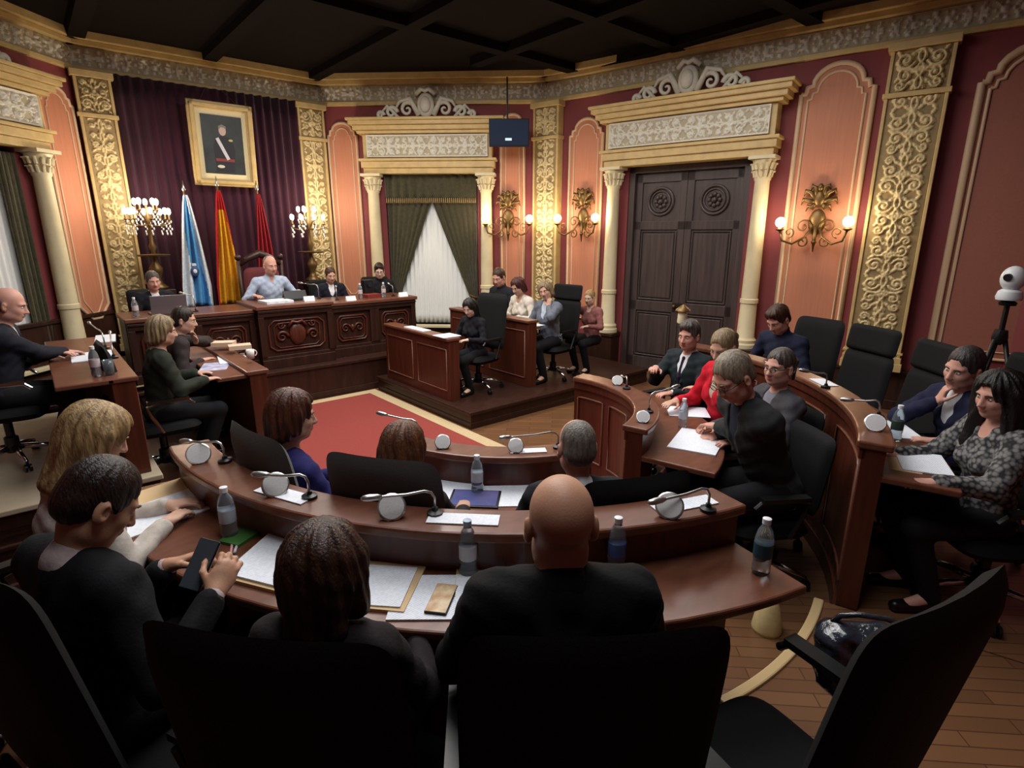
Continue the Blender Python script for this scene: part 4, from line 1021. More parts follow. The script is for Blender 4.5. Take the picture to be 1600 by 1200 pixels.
def candelabrum(label, x, y, z0, zt):
    o = thing('candelabrum', label, 'candelabrum', 'crystal candelabra before the velvet drape')
    mb = MB(); mb.span((x-0.16, y-0.16, z0), (x+0.16, y+0.16, z0+0.06)); mb.span((x-0.13, y-0.13, z0+0.06), (x+0.13, y+0.13, z0+0.85)); mb.span((x-0.17, y-0.17, z0+0.85), (x+0.17, y+0.17, z0+0.92)); mb.build('pedestal', M_WOODD, o, bevel=0.008)
    b = z0+0.92
    mb = MB(); mb.lathe([(0.11, b), (0.12, b+0.03), (0.06, b+0.07), (0.04, b+0.14), (0.075, b+0.22), (0.085, b+0.28), (0.035, b+0.36), (0.025, b+0.50), (0.05, b+0.56), (0.025, b+0.62), (0.02, zt-0.30), (0.05, zt-0.24), (0.02, zt-0.16), (0.012, zt-0.02)], (x, y, 0), 16); mb.build('stem', M_BRASS, o, smooth='all')
    mb = MB(); mb.lathe([(0.19, b+0.44), (0.20, b+0.46), (0.03, b+0.47)], (x, y, 0), 20); mb.build('tray', M_BRASS, o, smooth=True)
    L = []
    n = 0
    for ring, (r, zz, cnt) in enumerate(((0.25, zt-0.14, 8), (0.13, zt-0.02, 5))):
        for k in range(cnt):
            q = 2*PI*k/cnt+0.2*ring; ca, sa = math.cos(q), math.sin(q); px, py = x+r*ca, y+r*sa
            mb = MB(); mb.tube([(x+0.02*ca, y+0.02*sa, zt-0.28), (x+r*0.6*ca, y+r*0.6*sa, zz-0.16), (px, py, zz-0.13), (px, py, zz-0.08)], 0.008, 6); mb.lathe([(0.008, zz-0.085), (0.03, zz-0.07), (0.012, zz-0.065), (0.012, zz-0.01)], (px, py, 0), 8); ar = mb.build('arm', M_BRASS, o, smooth='all')
            mb = MB(); mb.ball((px, py, zz+0.032), (0.028, 0.028, 0.045), 10, 8); mb.build('candle_bulb', M_BULBC, ar, smooth='all')
            mb = MB()
            for j in range(6): mb.ball((px+0.014*math.cos(j*2.1), py+0.014*math.sin(j*2.1), zz-0.10-j*0.032), (0.011, 0.011, 0.020), 6, 4)
            mb.build('crystal_drop', M_CRYST, ar, smooth='all')
    settle(o, (x, y, z0)); return Vector((x, y-0.05, zt+0.02))
CAND = [candelabrum('tall crystal candelabrum with lit bulbs left of the blue and white flag', -1.12, 9.02, 0.45, 2.50),
        candelabrum('tall crystal candelabrum with lit bulbs right of the seated man in the light blue shirt', 1.03, 9.02, 0.45, 2.46)]

def flag(label, x, y, z0, top, cols, emblem=None, w=0.34, lean=0.0, stripes=None):
    o = thing('flag', label, 'flag', 'flags before the drape')
    mb = MB(); mb.lathe([(0.15, z0), (0.15, z0+0.02), (0.05, z0+0.05), (0.03, z0+0.12)], (x, y, 0), 16); mb.tube([(x, y, z0+0.03), (x+lean, y, top)], 0.014, 8); mb.build('pole', M_BRASS, o, smooth=True)
    mb = MB(); mb.lathe([(0.01, top-0.01), (0.028, top+0.02), (0.012, top+0.06), (0.003, top+0.14)], (x+lean, y, 0), 10); mb.build('finial', M_STEEL, o, smooth='all')
    # limp cloth: folds fanning out downwards
    z1, zb = top-0.05, z0+0.62
    nu, nv = 48, 30
    def P(u, v):
        z = z1+(zb-z1)*v+0.06*v*math.sin(u*PI)
        half = 0.02+w*0.5*min(1, v*1.25)**0.8
        return (x+lean*(1-v)+(u-0.42)*2*half, y-0.025-0.045*math.sin(u*PI*7+1.5*v)*min(1, v*2+0.15)-0.03*v, z)
    mb = MB(); mb.grid(P, nu, nv)
    for fi in range(len(mb.f)):
        j, i = divmod(fi, nu); mb.m[fi] = cols((i+0.5)/nu, (j+0.5)/nv)
    ms = stripes
    ob = mb.build('flag_cloth', ms, o, smooth='all', fixn=False); md = ob.modifiers.new('s', 'SOLIDIFY'); md.thickness = 0.006
    if emblem: emblem(o, x, y)
    settle(o, (x, y, z0)); return o
F_WHITE = cloth('flag_white', (222, 228, 234)); F_BLUE = cloth('flag_blue', (84, 150, 204)); F_RED = cloth('flag_red', (176, 34, 36)); F_YEL = cloth('flag_yellow', (226, 164, 40)); F_CRIM = cloth('flag_crimson', (150, 34, 42))
def shield(o, x, y):
    mb = MB(); mb.ball((x+0.03, y-0.115, 1.60), (0.055, 0.012, 0.07), 12, 8); mb.build('emblem', mat('emblem_blue', (52, 72, 112), 0.5), o, smooth='all')
    mb = MB(); mb.ball((x+0.03, y-0.127, 1.60), (0.024, 0.008, 0.03), 10, 6); mb.box((x+0.03, y-0.118, 1.69), (0.05, 0.012, 0.035)); mb.build('emblem_device', mat('emblem_silver', (214, 216, 222), 0.4), o, smooth=True)
flag('light blue and white flag with a crest left of the red and yellow flag', -0.72, 8.95, 0.45, 2.66, lambda u, v: 1 if 0.35 < u-0.32*v+0.22 < 0.80 else 0, shield, 0.34, 0.06, stripes=[F_WHITE, F_BLUE])
flag('red and yellow flag hanging below the portrait frame', -0.30, 8.95, 0.45, 2.74, lambda u, v: 0 if (u < 0.30-0.25*v or u > 0.86+0.1*v or v < 0.16) else 1, None, 0.30, 0.06, stripes=[F_RED, F_YEL])
flag('plain red flag right of the portrait frame', 0.30, 9.05, 0.45, 2.72, lambda u, v: 0, None, 0.26, 0.02, stripes=[F_CRIM])

def portrait():
    o = thing('portrait', 'gilt framed portrait of a standing man in dark uniform above the flags', 'painting')
    x0, x1, z0, z1, y = -0.43, 0.43, 2.78, 3.90, 9.36
    mb = MB()
    for r, d, h in ((0.0, 0.10, 0.05), (0.03, 0.05, 0.085)):
        a0, a1, b0, b1 = x0+r, x1-r, z0+r, z1-r
        mb.span((a0, y-h, b0), (a0+d, y, b1)); mb.span((a1-d, y-h, b0), (a1, y, b1)); mb.span((a0, y-h, b0), (a1, y, b0+d)); mb.span((a0, y-h, b1-d), (a1, y, b1))
    mb.build('frame', M_GOLD, o, bevel=0.012)
    mb = MB(); mb.span((x0+0.09, y-0.03, z0+0.09), (x1-0.09, y-0.01, z1-0.09)); mb.build('mount', mat('mount_cream', (214, 200, 158), 0.6), o)
    mb = MB(); mb.span((x0+0.16, y-0.036, z0+0.17), (x1-0.16, y-0.028, z1-0.17)); mb.build('canvas', mat('canvas_dark', (46, 54, 56), 0.45, col2=(30, 34, 36), vscale=5), o)
    def flat(nm, c, pts, d): mb = MB(); k = len(pts); mb.raw([(px, y-d, pz) for px, pz in pts]+[(px, y-0.03, pz) for px, pz in pts], [tuple(range(k)), tuple(reversed(range(k, 2*k)))]+[(i, (i+1) % k, k+(i+1) % k, k+i) for i in range(k)]); return mb.build(nm, mat('paint_%d_%d_%d' % c, c, 0.5), o)
    el = lambda cx, cz, rx, rz, n=16: [(cx+rx*math.cos(2*PI*k/n), cz+rz*math.sin(2*PI*k/n)) for k in range(n)]
    flat('painted_figure', (26, 28, 36), [(-0.12, 2.98), (-0.13, 3.30), (-0.10, 3.42), (-0.03, 3.46), (0.05, 3.46), (0.12, 3.41), (0.15, 3.28), (0.12, 2.98)], 0.038)
    flat('painted_face', (186, 160, 150), el(0.0, 3.53, 0.048, 0.065), 0.040)
    flat('painted_hair', (120, 112, 108), [(-0.05, 3.54), (-0.05, 3.59), (0.0, 3.615), (0.05, 3.59), (0.05, 3.55), (0.02, 3.575), (-0.02, 3.575)], 0.042)
    flat('painted_sash', (196, 194, 204), [(-0.10, 3.42), (-0.06, 3.44), (0.07, 3.16), (0.03, 3.14)], 0.042)
    flat('painted_epaulette', (176, 166, 110), el(0.10, 3.41, 0.03, 0.016, 10), 0.042)
    flat('painted_belt', (120, 48, 42), [(-0.12, 3.12), (-0.12, 3.16), (0.13, 3.16), (0.13, 3.12)], 0.041)
    flat('painted_glove', (200, 192, 176), el(-0.06, 3.05, 0.05, 0.022, 10), 0.043)
    # leaning out at the top
    R = Matrix.Translation((0, y, z0)) @ Matrix.Rotation(math.radians(5), 4, 'X') @ Matrix.Translation((0, -y, -z0))
    for c in o.children: c.data.transform(R)
    mb = MB()
    for s_ in (-1, 1): mb.tube([(s_*0.25, y-0.10, z1-0.02), (s_*0.10, 9.45, 4.11)], 0.004, 5)
    mb.build('hanging_wire', M_BRASS, o); settle(o, (0, y, z0))
portrait()

def monitor():
    o = thing('wall_monitor', 'small dark flat monitor hung high on the wall above a brass lamp', 'monitor')
    c = Vector((3.53, 7.07, 3.60)); q = math.atan2(-7.3, -2.45-3.72)  # turned to the hall
    R = Matrix.Rotation(q+PI/2, 4, 'Z')
    T = Matrix.Translation(c) @ R @ Matrix.Rotation(math.radians(8), 4, 'X')
    mb = MB(); mb.box((0, 0.03, 0), (0.62, 0.05, 0.40)); mb.xform(T); mb.build('housing', M_BLACK, o, bevel=0.006)
    mb = MB(); mb.box((0, 0.003, 0.005), (0.585, 0.006, 0.355)); mb.xform(T); mb.build('screen', mat('screen_blue', (36, 42, 54), 0.15, emit=0.12, ecol=(60, 84, 120)), o)
    mb = MB(); mb.box((-0.01, -0.001, -0.09), (0.10, 0.004, 0.035)); mb.xform(T); mb.build('screen_caption', mat('screen_white', (190, 215, 230), 0.2, emit=0.7), o)
    mb = MB(); p = T @ Vector((0, 0.06, 0)); mb.tube([p, p+Vector((0.02, 0.06, 0.02)), p+Vector((0.03, 0.08, 0.8))], 0.015, 8); mb.build('hanger', M_STEEL, o, smooth='all'); settle(o, c)
monitor()

def ptz():
    o = thing('conference_camera', 'white dome camera on a black tripod by the wall at far right', 'camera'); x, y = (2.905, 0.742); z = 0.15
    mb = MB(); hub = Vector((x, y, 1.36))
    for k in range(3):
        q = 2*PI*k/3+0.5; e = Vector((x+0.38*math.cos(q), y+0.38*math.sin(q), z)); mb = MB(); mb.tube([hub+Vector((0.03*math.cos(q), 0.03*math.sin(q), 0)), (hub+e)/2, e], [0.016, 0.014, 0.010], 8); mb.ball(e+Vector((0, 0, 0.008)), 0.016, 8, 6); mb.build('leg', M_BLACK, o, smooth='all')
    mb = MB(); mb.tube([hub-Vector((0, 0, 0.05)), hub+Vector((0, 0, 0.24))], 0.018, 8); mb.lathe([(0.04, 1.32), (0.05, 1.36), (0.04, 1.42)], (x, y, 0), 10); mb.lathe([(0.05, 1.60), (0.055, 1.62), (0.03, 1.64)], (x, y, 0), 12); mb.build('tripod_column', M_BLACK, o, smooth=True)
    W = mat('white_plastic', (214, 216, 218), 0.35)
    mb = MB(); mb.lathe([(0.075, 1.64), (0.08, 1.66), (0.07, 1.70), (0.05, 1.715)], (x, y, 0), 16); mb.build('camera_base', W, o, smooth=True)
    mb = MB(); mb.ball((x, y, 1.79), (0.075, 0.075, 0.09), 16, 12); mb.build('camera_head', W, o, smooth='all')
    d = Vector((-0.9, 0.25, -0.1)).normalized(); p = Vector((x, y, 1.81)); mb = MB(); mb.tube([p+d*0.06, p+d*0.085], 0.026, 12); mb.build('lens', M_BLACK, o, smooth=True); settle(o, (x, y, z))
ptz()
# ---------------------------------------------------------------- small things
def flatbox(name, label, cat, pts, z, t, m, group=None, parts=None):
    """sheet or slab lying on a surface: pts = outline (x,y)"""
    mb = MB(); 
    ar = sum(pts[i][0]*pts[(i+1) % len(pts)][1]-pts[(i+1) % len(pts)][0]*pts[i][1] for i in range(len(pts)))
    if ar < 0: pts = pts[::-1]
    mb.prism(pts, z, z+t); o = mb.build(name, m); tag(o, label, cat, group)
    cx = sum(p[0] for p in pts)/len(pts); cy = sum(p[1] for p in pts)/len(pts); settle(o, (cx, cy, z)); return o
def rect(cx, cy, w, d, rz):
    c, s = math.cos(math.radians(rz)), math.sin(math.radians(rz)); return [(cx+a*c-b*s, cy+a*s+b*c) for a, b in ((-w/2, -d/2), (w/2, -d/2), (w/2, d/2), (-w/2, d/2))]
def print_mat():
    m = bpy.data.materials.new('printed_paper'); m.use_nodes = True; nt = m.node_tree; N = nt.nodes; L = nt.links; b = N['Principled BSDF']
    tc = N.new('ShaderNodeTexCoord'); w = N.new('ShaderNodeTexWave'); w.bands_direction = 'Y'; w.inputs['Scale'].default_value = 38; n = N.new('ShaderNodeTexNoise'); n.inputs['Scale'].default_value = 90
    L.new(tc.outputs['Object'], w.inputs['Vector']); L.new(tc.outputs['Object'], n.inputs['Vector']); mx = N.new('ShaderNodeMath'); mx.operation = 'MULTIPLY'; L.new(w.outputs['Fac'], mx.inputs[0]); L.new(n.outputs['Fac'], mx.inputs[1])
    r = N.new('ShaderNodeValToRGB'); r.color_ramp.elements[0].position = 0.3; r.color_ramp.elements[1].position = 0.55; r.color_ramp.elements[0].color = rgb(228, 231, 238); r.color_ramp.elements[1].color = rgb(196, 202, 214)
    L.new(mx.outputs[0], r.inputs['Fac']); L.new(r.outputs['Color'], b.inputs['Base Color']); b.inputs['Roughness'].default_value = 0.8; return m
M_PAPER = print_mat(); M_BLANK = mat('paper_white', (232, 232, 232), 0.8); M_CARD = mat('manila_card', (206, 176, 132), 0.7); M_LEATHER = mat('black_leather', (22, 20, 20), 0.45)
def paper(label, x, y, z, rz, w=0.21, d=0.297, t=0.004, m=None, group=None, name='paper_sheet', cat='paper'):
    return flatbox(name, label, cat, rect(x, y, w, d, rz), z+0.001, t, m or M_PAPER, group)
def bottle(label, x, y, z, lab=(70, 96, 160), capc=(225, 228, 232), h=0.215, r=0.032, clear=True, group='water bottles'):
    o = thing('water_bottle', label, 'bottle', group)
    mb = MB(); mb.lathe([(r*0.8, 0.0), (r, 0.012), (r, 0.03), (r*0.93, 0.045), (r, 0.06), (r, 0.13), (r*0.94, 0.145), (r*0.75, 0.17), (r*0.42, 0.19), (r*0.4, h-0.02)], n=16); mb.build('bottle_body', mat('bottle_plastic', (196, 208, 216), 0.08, trans=0.85, ior=1.33, spec=0.6), o, smooth='all')
    mb = MB(); mb.lathe([(r*1.01, 0.07), (r*1.015, 0.072), (r*1.015, 0.122), (r*1.01, 0.124)], n=16); mb.build('bottle_label', mat('label_%d_%d_%d' % lab, lab, 0.4), o, smooth='all')
    mb = MB(); mb.lathe([(r*0.46, h-0.02), (r*0.47, h), (r*0.3, h+0.002)], n=12); mb.build('cap', mat('cap_%d_%d_%d' % capc, capc, 0.35), o, smooth=True)
    o.location = (x, y, z); return o
def goose(label, base, tip, z, n_=0):
    o = thing('gooseneck_microphone', label, 'microphone', 'silver gooseneck microphones')
    b = Vector((base[0], base[1], z)); t = Vector(tip)
    mb = MB(); mb.lathe([(0.030, z), (0.030, z+0.012), (0.012, z+0.018), (0.010, z+0.03)], (b.x, b.y, 0), 12); mb.build('socket', M_BLACK, o, smooth=True)
    up = b+Vector((0, 0, max(0.09, t.z-z-0.03))); d = (t-up); P = [b+Vector((0, 0, 0.02)), b+Vector((0, 0, (up.z-z)*0.75)), up+d*0.06, up+d*0.18+Vector((0, 0, 0.008)), up+d*0.5, up+d*0.9, t]
    mb = MB(); mb.tube(P, 0.0052, 8); gn = mb.build('gooseneck', M_STEEL, o, smooth='all')
    dn = d.normalized(); mb = MB(); mb.tube([t-dn*0.015, t, t+dn*0.03, t+dn*0.05, t+dn*0.058], [0.007, 0.012, 0.013, 0.010, 0.003], 10); mb.build('capsule', M_STEEL, gn, smooth='all'); settle(o, b); return o
def disc(label, x, y, z, r=0.052):
    o = thing('round_speaker', label, 'speaker', 'round grey loudspeakers on the bench ledges')
    d = (Vector((-2.45, 0, 0))-Vector((x, y, 0))).normalized(); R = Vector((0, 0, 1)).rotation_difference((d*0.80+Vector((0, 0, 0.62))).normalized()).to_matrix()
    c = (x, y, z+r*0.78)
    mb = MB(); mb.lathe([(r*0.9, -0.016), (r, -0.010), (r, 0.0), (r*0.90, 0.004)], c, 24, R); mb.build('speaker_body', M_STEEL, o, smooth=True)
    mb = MB(); mb.lathe([(r*0.89, 0.002), (r*0.85, 0.005), (r*0.3, 0.006), (0.001, 0.006)], c, 24, R); mb.build('speaker_grille', mat('speaker_grille', (196, 194, 194), 0.6, 0.1, var=0.2, vscale=260), o, smooth=True)
    mb = MB(); mb.lathe([(0.035, z), (0.032, z+0.006), (0.014, z+0.02)], (x, y, 0), 12); mb.build('speaker_foot', M_BLACK, o, smooth=True); settle(o, (x, y, z)); return o

# ---------------------------------------------------------------- things on the benches
ZL, ZT, ZI, ZIT = 1.10, 0.93, 0.95, 0.77
def pol(R, a): return (R*math.cos(math.radians(a)), 2.9+R*math.sin(math.radians(a)))
goose('silver gooseneck microphone at the left end of the long bench', (-1.917, 2.629), (-2.020, 2.780, 1.181), ZL)
goose('silver gooseneck microphone behind the leftmost grey chair back', (-1.761, 2.029), (-1.884, 2.126, 1.201), ZL)
goose('silver gooseneck microphone in front of the woman with brown hair in the second row', (-1.460, 1.596), (-1.653, 1.659, 1.209), ZL)
goose('silver gooseneck microphone at the right end of the long bench', (-0.668, 0.958), (-0.857, 1.036, 1.177), ZL)
disc('round grey speaker at the left end of the long bench', *(-2.005, 2.704), ZL)
disc('round grey speaker beside the microphone behind the leftmost grey chair', *(-1.849, 2.148), ZL)
disc('round grey speaker beside the microphone nearest the frame centre', *(-1.590, 1.681), ZL)
disc('round grey speaker at the right end of the long bench', *(-0.813, 1.030), ZL)
def plate(label, u, rz, name='name_card', m=None, w=0.26, d=0.075, R=None, z=None, group='white name cards on the ledges'):
    R = R or (2.19 if 286 < u < 360 else 1.985)
    x, y = R*math.cos(math.radians(u)), 2.9+R*math.sin(math.radians(u)); return flatbox(name, label, 'card', rect(x, y, w, d, u+90), (ZL if z is None else z)+0.001, 0.004, m or M_PAPER, group)
plate('white name card right of the leftmost speaker on the long bench', 203, 0); plate('white name card right of the speaker nearest the frame centre', 225, 0); plate('white name card at the right end of the long bench', 249.5, 0)
goose('silver gooseneck microphone before the balding grey man of the second row', (-0.375, 2.035), (-0.661, 2.121, 1.059), ZI)
goose('silver gooseneck microphone standing against the red carpet', (-0.910, 2.622), (-1.028, 2.788, 1.096), ZI)
disc('round grey speaker on the low bench right of the brown haired woman', *(-0.862, 2.451), ZI, 0.045)
disc('round grey speaker on the low bench before the balding grey man', *(-0.591, 2.145), ZI, 0.045)
plate('white name card on the low bench behind the two white papers', 236, 0, R=0.955, z=ZI, w=0.2, d=0.06)
# nearest row, papers and bottles
def ppr(label, u, v, z, rz, **k): x, y = u, v; return paper(label, x, y, z, rz, **k)
p = (-2.180, 2.656); ppr('open white document under the hands of the blond woman', p[0], p[1], ZT, 12, w=0.36, d=0.28, t=0.006)
p = (-2.082, 2.817); flatbox('folder', 'brown card folder under the open document of the blond woman', 'folder', rect(p[0]+0.02, p[1]+0.02, 0.42, 0.32, 14), ZT+0.0002, 0.0008, M_CARD)
FQ = [(-2.123, 1.964), (-1.883, 2.162), (-1.729, 1.918), (-1.980, 1.716)]; p = (sum(q[0] for q in FQ)/4, sum(q[1] for q in FQ)/4); flatbox('folder', 'manila folder left of the brown haired woman in the nearest row', 'folder', FQ, ZT+0.0005, 0.012, M_CARD)
flatbox('paper_sheet', 'white sheets in the manila folder left of the brown haired woman', 'paper', [(p[0]+(a-p[0])*0.92, p[1]+(b-p[1])*0.92) for a, b in FQ], ZT+0.0135, 0.008, M_PAPER)
p = (-1.692, 1.572); flatbox('folder', 'manila folder right of the brown haired woman in the nearest row', 'folder', rect(p[0]-0.05, p[1]+0.02, 0.26, 0.34, 42), ZT+0.0005, 0.010, M_CARD)
ppr('white sheet on the manila folder right of the brown haired woman', p[0]-0.055, p[1]+0.01, ZT+0.0105, 44, w=0.22, d=0.29)
p = (-1.625, 1.399); ppr('white printed sheet under the mobile phone on the nearest desk', p[0]+0.015, p[1]-0.005, ZT, 50, w=0.235, d=0.26, t=0.005)
p = (-1.598, 1.354)
def phone(label, x, y, z, rz, m, t=0.009, R=None):
    o = thing('mobile_phone', label, 'phone'); mb = MB(); mb.box((0, 0, t/2), (0.074, 0.152, t)); mb.build('phone_body', M_BLACK, o, bevel=0.004)
    mb = MB(); mb.box((0, 0, t+0.0005), (0.068, 0.146, 0.0012)); mb.build('phone_face', m, o)
    o.location = (x, y, z); o.rotation_euler = R or (0, 0, math.radians(rz)); return o
phone('mobile phone with a cream and gold case lying on the white sheet', p[0], p[1], ZT+0.0065, -50, mat('phone_case', (222, 204, 166), 0.4, col2=(176, 120, 70), vscale=26))
p = (-1.385, 1.334); flatbox('folder', 'manila folder left of the bald man in the nearest row', 'folder', rect(p[0], p[1], 0.20, 0.28, 52), ZT+0.0005, 0.008, M_CARD)
p = (-1.438, 1.285); ppr('white sheet left of the bald man in the nearest row', p[0], p[1], ZT+0.0085, 54, w=0.18, d=0.25)
bottle('clear water bottle left of the bald man', *(-1.442, 1.418), ZT, lab=(190, 196, 204), capc=(150, 170, 190))
bottle('water bottle with blue label behind the right shoulder of the bald man', *(-1.029, 1.091), ZT)
bottle('water bottle with blue label at the right end of the nearest desk', *(-0.642, 0.750), ZT, lab=(40, 70, 84))
bottle('clear water bottle beside the hands of the blond woman', *(-2.014, 2.248), ZT, lab=(178, 184, 196))
p = (-1.990, 2.228); flatbox('notebook', 'green notebook behind the hands of the man with the phone', 'notebook', rect(p[0]+0.02, p[1]-0.01, 0.10, 0.16, 300), ZT+0.0005, 0.012, mat('green_cover', (62, 108, 52), 0.5))
for i, ((x, y), rz, lb) in enumerate((((-2.007, 2.167), 66, 'white pen lying nearest the green notebook'), ((-2.039, 2.134), 72, 'pink pen lying left of the manila folder'))):
    o = thing('pen', lb, 'pen'); mb = MB(); mb.tube([(-0.07, 0, 0), (0.05, 0, 0), (0.065, 0, 0)], [0.005, 0.005, 0.0015], 8); mb.build('barrel', mat('pen_%d' % i, ((225, 215, 215), (214, 150, 150))[i], 0.3), o, smooth='all'); mb = MB(); mb.tube([(-0.075, 0, 0), (-0.03, 0, 0)], 0.0058, 8); mb.build('pen_cap', mat('pen_cap', (200, 196, 200), 0.3), o, smooth='all'); o.location = (x, y, ZT+0.006); o.rotation_euler = (0, 0, math.radians(rz))
# second row
p = (-1.173, 3.008); ppr('white sheet before the woman in blue of the second row', p[0]+0.22, p[1]-0.25, ZIT, 20, w=0.30, d=0.24)
p = (-0.930, 2.309); ppr('white sheet left of the tablet on the second row desk', p[0]+0.02, p[1]-0.02, ZIT, 40, w=0.24, d=0.30)
p = (-0.744, 2.049); ppr('white sheet right of the tablet on the second row desk', p[0], p[1], ZIT, 52, w=0.24, d=0.30)
p = (-0.889, 2.124); o = thing('tablet_computer', 'tablet with a bluish purple screen between two white sheets', 'tablet')
mb = MB(); mb.box((0, 0, 0.005), (0.19, 0.26, 0.008)); mb.build('tablet_body', M_BLACK, o, bevel=0.003); mb = MB(); mb.box((0, 0, 0.0095), (0.17, 0.235, 0.002)); mb.build('tablet_screen', mat('tablet_glow', (96, 90, 130), 0.15, emit=0.25, col2=(50, 70, 120), vscale=6), o); o.location = (p[0], p[1], ZIT+0.001); o.rotation_euler = (0, 0, math.radians(45))
bottle('clear water bottle between the two white sheets of the second row', *(-0.832, 2.178), ZIT, lab=(188, 194, 200))
# right inner bench
p = (0.735, 1.833); ppr('white open document under the hands of the leaning man in dark jacket', p[0], p[1], ZIT, 20, w=0.42, d=0.30, t=0.008)
p = (1.192, 2.252); ppr('white sheet before the woman in the red jacket', p[0]+0.05, p[1]-0.02, ZIT, 40, w=0.25, d=0.30)
bottle('water bottle behind the document of the leaning man', *(0.900, 2.057), ZIT, lab=(180, 186, 196))
disc('round grey speaker at the near end of the low right bench', *pol(0.965, 291), ZI, 0.045); disc('round grey speaker at the far end of the low right bench', *pol(0.96, 347), ZI, 0.045)
goose('gooseneck microphone at the near end of the low right bench', pol(0.97, 304), (0.725, 2.043, 1.102), ZI)
goose('gooseneck microphone at the far end of the low right bench', pol(0.955, 339), (1.059, 2.738, 0.988), ZI)
# right outer bench
ppr('printed white sheet before the woman with long dark hair', 2.435*math.cos(math.radians(293.5)), 2.9+2.435*math.sin(math.radians(293.5)), ZT+0.001, 293.5, w=0.22, d=0.31, t=0.006)
flatbox('folder', 'tan folder left of the printed sheet of the woman with long dark hair', 'folder', rect(2.34*math.cos(math.radians(293)), 2.9+2.34*math.sin(math.radians(293)), 0.14, 0.30, 293), ZT+0.0004, 0.0006, M_CARD)
ppr('white sheet before the man with his hand on his chin', *pol(2.42, 306.5), ZT, 306.5, w=0.25, d=0.34, t=0.006)
disc('round grey speaker on the tall right bench before the hand on chin man', *(0.805, 0.866), ZL)
bottle('dark green bottle on the tall right bench', *(1.251, 0.873), ZT, lab=(50, 66, 56), group=None)
plate('white card on the tall right bench before the headrest chairs', 318, 0, w=0.20, d=0.10); plate('white card at the far end of the tall right bench', 333, 0, w=0.20, d=0.08)
goose('gooseneck microphone on the tall right bench before the headrest chairs', (1.061, 0.926), (1.025, 1.064, 1.178), ZL)
goose('gooseneck microphone at the far end of the tall right bench', (1.497, 1.372), (1.432, 1.475, 1.206), ZL)
# left desks
p = (-2.188, 5.611); ppr('long white sheets before the bald man at far left', p[0]+0.02, p[1], 1.13, 88, w=0.40, d=0.28, t=0.008)
p = (-1.999, 6.501); ppr('cream sheets at the carpet side of the far left desk', p[0], p[1], 1.13, 84, w=0.46, d=0.16, t=0.01)
bottle('clear bottle at the near end of the far left desk', *(-2.205, 4.792), 1.13, lab=(190, 176, 180)); 
o = thing('drinking_glass', 'clear tumbler beside the bottle on the far left desk', 'glass'); mb = MB(); mb.lathe([(0.028, 0), (0.035, 0.11), (0.032, 0.11), (0.026, 0.006)], n=16); mb.build('tumbler', MATS['bottle_plastic'], o, smooth='all'); p = (-2.132, 4.778); o.location = (p[0], p[1], 1.13)
goose('gooseneck microphone on the far left desk before the bald man', (-2.088, 5.390), (-2.130, 5.871, 1.372), 1.22); goose('gooseneck microphone at the near end of the far left desk', (-2.081, 4.921), (-2.031, 5.498, 1.328), 1.22)
p = (-1.136, 5.646); ppr('white sheets on the desk left of the red carpet', p[0]+0.02, p[1], 0.95, 80, w=0.40, d=0.24, t=0.01)
p = (-1.319, 5.455); flatbox('magazine', 'blue and white magazine under the sheets left of the red carpet', 'magazine', rect(p[0], p[1]-0.02, 0.34, 0.22, 70), 0.9505, 0.0004, mat('blue_print', (112, 110, 160), 0.5, col2=(200, 200, 215), vscale=12))
for k, (p, c, lb) in enumerate((((-1.085, 6.040), (214, 186, 160), 'small tan box on the desk left of the red carpet'), ((-1.010, 5.765), (196, 176, 150), 'stack of tan booklets on the desk left of the red carpet'), ((-1.061, 5.239), (206, 196, 188), 'pale cup at the near end of the desk left of the red carpet'))):
    if k < 2: flatbox('booklet' if k else 'box', lb, 'booklet' if k else 'box', rect(p[0], p[1], 0.14, 0.2, 60+k*20), 1.021, 0.04, mat('tan_%d' % k, c, 0.6))
    else:
        o = thing('cup', lb, 'cup'); mb = MB(); mb.lathe([(0.03, 0), (0.036, 0.08), (0.03, 0.08), (0.027, 0.006)], n=14); mb.build('cup_body', mat('porcelain', (220, 214, 208), 0.2), o, smooth='all'); mb = MB(); mb.tube([(0.034+0.022*math.cos(q)-0.002, 0, 0.045+0.026*math.sin(q)) for q in np.linspace(-1.4, 1.4, 9)], 0.005, 6); mb.build('cup_handle', MATS['porcelain'], o, smooth='all'); o.location = (p[0], p[1], 1.021)
# platform at right
p = (1.120, 5.068); ppr('white sheets on the desk before the woman in black on the platform', 1.13, 5.36, 0.951, 90, w=0.24, d=0.24, t=0.008)
for k, y in enumerate((5.30, 5.72, 6.10)): paper(('white sheet before the seated person in grey blue', 'white sheet before the woman in the cream top', 'white sheet before the dark dressed man of the platform')[k], 2.46, y, 0.95, 90, w=0.22, d=0.18, t=0.004)
p = (0.918, 5.843); flatbox('folder', 'pale folder on the ledge of the right platform desk', 'folder', rect(1.12, 6.0, 0.12, 0.45, 0), 0.951, 0.012, M_BLANK)
